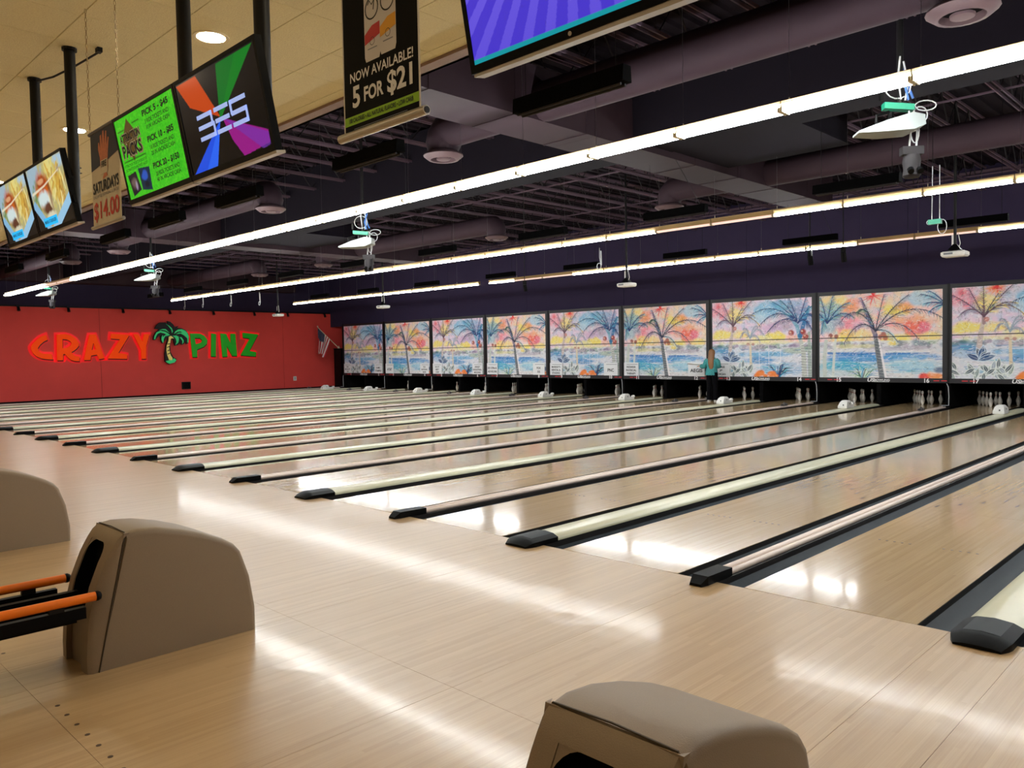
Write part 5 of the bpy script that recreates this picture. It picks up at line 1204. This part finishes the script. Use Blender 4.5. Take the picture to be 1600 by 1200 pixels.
# front shell with an arched opening, built from left and right cheeks, a brow and a lower apron
def front_pt(t):
    q = t * (len(FP) - 1); i = min(len(FP) - 2, int(q)); f = q - i
    return (FP[i][0] * (1 - f) + FP[i + 1][0] * f, FP[i][1] * (1 - f) + FP[i + 1][1] * f)
def seam_y(z): return -3.655 + (z / 0.737) * 0.16
fs = MB()
T_ = [i / 14 for i in range(15)]
def cheek(xa, xb):
    rs = []
    for tt in T_:
        y, z = front_pt(tt); ys_ = seam_y(z) - 0.004
        o = abs(xa) > 0.2
        e = 0.03
        if o:
            s = 1 if xa > 0 else -1
            rs.append([(s * HW * 0.995, ys_, z), (s * HW * 0.995, y + e, z), (s * HW * 0.93, y + 0.006, z), (xb, y, z), (xb, ys_, z)])
    return rs
OW = 0.125                        # half width of the opening
fs.rings(cheek(0.222, OW)); fs.rings(cheek(-0.222, -OW))
rs = []
for tt in T_[:4]:
    y, z = front_pt(tt); rs.append([(-OW, seam_y(z) - 0.004, z), (-OW, y, z), (OW, y, z), (OW, seam_y(z) - 0.004, z)])
fs.rings(rs)
rs = []
for tt in T_[9:]:
    y, z = front_pt(tt); rs.append([(-OW, seam_y(z) - 0.004, z), (-OW, y + 0.03, z), (OW, y + 0.03, z), (OW, seam_y(z) - 0.004, z)])
fs.rings(rs)
hood_front = fs.mesh('front_shell', M['hood'], True, 35)
hole = MB(); w_ = OW - 0.001
back_ = []; ln = []
for tt in T_[3:10]:
    y, z = front_pt(tt); b = seam_y(z) - 0.008
    back_.append([(-w_, y + 0.008, z), (-w_, b, z), (w_, b, z), (w_, y + 0.008, z)])
hole.rings(back_, cap=True, close=False)
hole = hole.mesh('opening_shade', M['pit'])  # black lining puts the shade inside the opening into colour
br = MB()
for s in (-1, 1):          # rounded corners of the arch
    y, z = front_pt(T_[3]); fan = [(s * w_, y + 0.003, z)]
    for q in range(7):
        a = q / 6 * math.pi / 2
        y, z = front_pt(T_[3] + (T_[5] - T_[3]) * (1 - math.sin(a)))
        fan.append((s * (w_ - 0.085 * (1 - math.cos(a))), y + 0.003, z))
    br.add(fan, [tuple(range(len(fan)))])
arch = br.mesh('arch_corner', M['hood'])
seam = MB()
pts = [(HW + 0.0015, -3.655, 0.0), (HW + 0.0015, -3.60, 0.25), (HW - 0.0005, -3.545, 0.50), (HW - 0.002, -3.502, 0.69), (HW * 0.9, -3.492, 0.735), (0, -3.492, 0.742)]
seam.tube(pts + [(-a, b, c) for a, b, c in pts[-2::-1]], 0.0035, 5)
seam = seam.mesh('seam_line', M['hood_seam'])
RW = 0.255
rail_l = MB().tube([(0, -3.67, 0), (0, -6.3, 0)], 0.025, 12).mesh('orange_rail', M['orange'], True)
endb = MB().lathe([(0.0265, 0.0), (0.0275, 0.012), (0.020, 0.026), (0.006, 0.032)], n=12).mesh('rail_end', M['black_plastic'], True)
bar_o = MB().box(-0.028, 0.010, -6.3, -3.72, 0.325, 0.385).mesh('side_bar', M['black_plastic'])
bar_i = MB().box(-0.02, 0.02, -6.3, -3.66, 0.345, 0.395).mesh('track_bar', M['black_plastic'])
tray = MB().box(-0.24, 0.24, -6.3, -3.76, 0.305, 0.322).mesh('rack_tray', M['black_plastic'])
neck = MB().box(-0.12, 0.12, -3.80, -3.66, 0.285, 0.335).mesh('rack_neck', M['black_plastic'])
leg = MB().box(-0.06, 0.06, -0.07, 0.07, 0.0005, 0.305).mesh('rack_leg', M['black_plastic'])
brk = MB().box(-0.014, 0.014, -0.035, 0.035, 0.385, 0.412).mesh('rail_bracket', M['black_metal'])
for k, l in ((0, 'taupe ball return hood with orange rack rails in the left foreground'), (1, 'taupe ball return hood cut off by the bottom edge'), (-1, 'taupe ball return hood at the left edge behind the orange rails')):
    t = thing('ball_return', l, 'ball return', (k * P, 0, 0), group='ball returns on the approach')
    ob('hood_shell', hood_main, t); ob('front_shell', hood_front, t); ob('opening_shade', hole, t); ob('arch_corner', arch, t); ob('seam_line', seam, t)
    for s in (-1, 1):
        r = ob('orange_rail', rail_l, t, (s * RW, 0, 0.43)); ob('rail_end', endb, r, (0, -3.67, 0), (-math.pi / 2, 0, 0))
        sb = ob('side_bar', bar_o, t, (s * RW if s > 0 else -RW + 0.018, 0, 0)); ob('track_bar', bar_i, t, (s * 0.075, 0, 0))
        for yy in (-3.86, -5.0, -6.0): ob('rail_bracket', brk, sb, (0.0 if s > 0 else -0.018, yy, 0))
    ob('rack_tray', tray, t); ob('rack_neck', neck, t)
    for yy in (-6.1, -4.7): ob('rack_leg', leg, t, (0, yy, 0))

# ================================================================== PERSON putting up the cards
def skin_body(name, verts, edges, rad, m, sub=2, root=0):
    me = bpy.data.meshes.new(name); me.from_pydata(verts, edges, [])
    o = bpy.data.objects.new(name, me); COL.objects.link(o)
    md = o.modifiers.new('skin', 'SKIN'); md.use_smooth_shade = True
    for i, v in enumerate(me.skin_vertices[0].data):
        r = rad[i]; v.radius = r if isinstance(r, tuple) else (r, r); v.use_root = i == root
    o.modifiers.new('sub', 'SUBSURF').levels = sub
    dg = bpy.context.evaluated_depsgraph_get(); dg.update()
    out = bpy.data.meshes.new_from_object(o.evaluated_get(dg)); bpy.data.objects.remove(o)
    out.name = name; out.materials.clear(); out.materials.append(m)
    return out
per = thing('person', 'person with long light brown hair, teal blouse and black trousers seen from behind', 'person', (-8.45, 17.49, 0.0005), (0, 0, math.radians(12)))
V = [(0, 0, 0.90), (0, 0.0, 1.05), (0, -0.01, 1.22), (0, 0.0, 1.34), (0, 0.01, 1.42), (0, 0.02, 1.50), (0, 0.02, 1.60),      # 0-6 spine, neck, head
     (-0.085, 0, 0.86), (-0.10, 0.02, 0.48), (-0.10, -0.01, 0.09), (-0.11, 0.10, 0.05),                                         # 7-10 left leg
     (0.085, 0, 0.86), (0.10, 0.02, 0.48), (0.11, -0.01, 0.09), (0.12, 0.10, 0.05),                                             # 11-14 right leg
     (-0.16, 0, 1.32), (-0.25, 0.02, 1.10), (-0.42, 0.20, 1.12), (-0.47, 0.25, 1.125), (-0.53, 0.29, 1.12),                       # 15-19 left arm
     (0.16, 0, 1.32), (0.205, 0.05, 1.09), (0.06, 0.26, 1.12), (0.03, 0.31, 1.125), (0.0, 0.36, 1.13)]                            # 20-24 right arm
E_ = [(0, 1), (1, 2), (2, 3), (3, 4), (4, 5), (5, 6), (0, 7), (7, 8), (8, 9), (9, 10), (0, 11), (11, 12), (12, 13), (13, 14), (3, 15), (15, 16), (16, 17), (17, 18), (18, 19), (3, 20), (20, 21), (21, 22), (22, 23), (23, 24)]
Rd = [(0.13, 0.10), (0.11, 0.085), (0.13, 0.09), (0.12, 0.075), 0.05, 0.075, 0.088, 0.085, 0.055, 0.038, 0.03, 0.085, 0.055, 0.038, 0.03, 0.052, 0.042, 0.028, 0.026, 0.022, 0.052, 0.042, 0.028, 0.026, 0.022]
for hb_, out_ in ((19, (-1, 0.7)), (24, (0, 1))):          # five fingers on each hand
    bx, by, bz = V[hb_]; l = math.hypot(*out_); ox, oy = out_[0] / l, out_[1] / l
    for i, ln in enumerate((0.062, 0.070, 0.066, 0.052)):
        w = (i - 1.5) * 0.019
        a = (bx - oy * w + ox * 0.02, by + ox * w + oy * 0.02, bz); b = (a[0] + ox * ln * 0.6, a[1] + oy * ln * 0.6, bz - 0.008); c = (a[0] + ox * ln, a[1] + oy * ln, bz - 0.025)
        n0 = len(V); V += [a, b, c]; E_ += [(hb_, n0), (n0, n0 + 1), (n0 + 1, n0 + 2)]; Rd += [0.009, 0.008, 0.007]
    n0 = len(V); V += [(bx + oy * 0.035, by - ox * 0.035, bz + 0.005), (bx + oy * 0.05 + ox * 0.03, by - ox * 0.05 + oy * 0.03, bz + 0.012)]; E_ += [(hb_ - 1, n0), (n0, n0 + 1)]; Rd += [0.010, 0.008]
ob('body', skin_body('body', V, E_, Rd, M['skin']), per)
def ell(cx, cy, z, rx, ry, n=20, ph=0.0, amp=0.0): return [(cx + (rx + amp * math.sin(5 * a)) * math.cos(a), cy + (ry + amp * math.sin(5 * a)) * math.sin(a), z) for a in [2 * math.pi * i / n + ph for i in range(n)]]
bl = MB().rings([ell(-0.03, 0.0, 0.84, 0.205, 0.15, amp=0.012), ell(-0.02, 0, 0.95, 0.19, 0.145, amp=0.008), ell(0, -0.005, 1.08, 0.165, 0.125, amp=0.004), ell(0, -0.005, 1.22, 0.18, 0.125), ell(0, 0, 1.33, 0.19, 0.11), ell(0, 0.01, 1.385, 0.12, 0.085), ell(0, 0.01, 1.42, 0.07, 0.065)], cap=False)
bl.tube([(-0.13, 0, 1.33), (-0.19, 0.0, 1.28), (-0.25, 0.02, 1.12), (-0.33, 0.10, 1.105), (-0.40, 0.18, 1.12)], [0.07, 0.078, 0.075, 0.068, 0.072], 12, cap=False)
bl.tube([(0.13, 0, 1.33), (0.19, 0.0, 1.28), (0.21, 0.05, 1.11), (0.15, 0.14, 1.11), (0.09, 0.22, 1.12)], [0.07, 0.078, 0.075, 0.068, 0.072], 12, cap=False)
ob('blouse', bl.mesh('blouse', M['blouse'], True, 70), per)
tr = MB()
for s in (-1, 1): tr.rings([ell(s * 0.108, 0.0, 0.045, 0.075, 0.085), ell(s * 0.105, 0.0, 0.30, 0.07, 0.075), ell(s * 0.10, 0.02, 0.50, 0.075, 0.082), ell(s * 0.09, 0.0, 0.75, 0.098, 0.11), ell(s * 0.075, 0, 0.93, 0.105, 0.118)], cap=False)
ob('trousers', tr.mesh('trousers', M['trousers'], True, 70), per)
hr = MB().rings([ell(0.01, -0.10, 0.98, 0.035, 0.018, amp=0.004), ell(0.01, -0.115, 1.08, 0.075, 0.028, amp=0.005), ell(0.0, -0.105, 1.22, 0.10, 0.04, amp=0.006), ell(0, -0.075, 1.36, 0.105, 0.06, amp=0.005), ell(0, -0.035, 1.46, 0.10, 0.085), ell(0, -0.005, 1.55, 0.102, 0.10), ell(0, 0.005, 1.61, 0.094, 0.098), ell(0, 0.008, 1.655, 0.066, 0.07), ell(0, 0.008, 1.675, 0.02, 0.02)])
ob('hair', hr.mesh('hair', M['hair'], True, 70), per)
for s in (-1, 1):
    ob('shoe', MB().rings([ell(s * 0.11, 0.05, 0.0, 0.048, 0.13), ell(s * 0.11, 0.05, 0.03, 0.05, 0.135), ell(s * 0.11, 0.035, 0.06, 0.044, 0.11), ell(s * 0.108, 0.0, 0.09, 0.036, 0.055)]).mesh('shoe', M['shoe'], True, 60), per)
for s in (-1, 1): ob('ear', MB().lathe([(0.004, -0.03), (0.016, -0.015), (0.018, 0.01), (0.008, 0.03)], (s * 0.088, 0.015, 1.545), 8).mesh('ear', M['skin'], True), per)
ob('nose', MB().rings([ell(0, 0.112, 1.515, 0.016, 0.014, 8), ell(0, 0.108, 1.545, 0.010, 0.010, 8), ell(0, 0.10, 1.57, 0.006, 0.006, 8)]).mesh('nose', M['skin'], True), per)
for s in (-1, 1): ob('eye', MB().lathe([(0.002, -0.007), (0.009, 0), (0.002, 0.007)], (s * 0.034, 0.103, 1.568), 8).mesh('eye', M['ink']), per)
ob('mouth', MB().box(-0.022, 0.022, 0.098, 0.106, 1.482, 1.488).mesh('mouth', M['hand']), per)
st = thing('paper_stack', 'stack of white printed cards held flat on the left arm of the person', 'paper', (-9.10, 17.72, 1.165), (math.radians(-6), math.radians(4), math.radians(18)))
for i in range(4):
    ob('card', MB().box(-0.33, 0.20, -0.17, 0.17, i * 0.007, i * 0.007 + 0.005).mesh('card', M['sign_white']), st, (i * 0.02, 0, 0), (0, 0, math.radians(i * 3 - 4)))
ob('lettering', MB().box(-0.26, -0.20, -0.06, 0.02, 0.0271, 0.0275).box(-0.15, -0.09, -0.06, 0.02, 0.0271, 0.0275).box(-0.03, 0.05, -0.07, 0.0, 0.0271, 0.0275).mesh('lettering', M['grey_ink']), st)
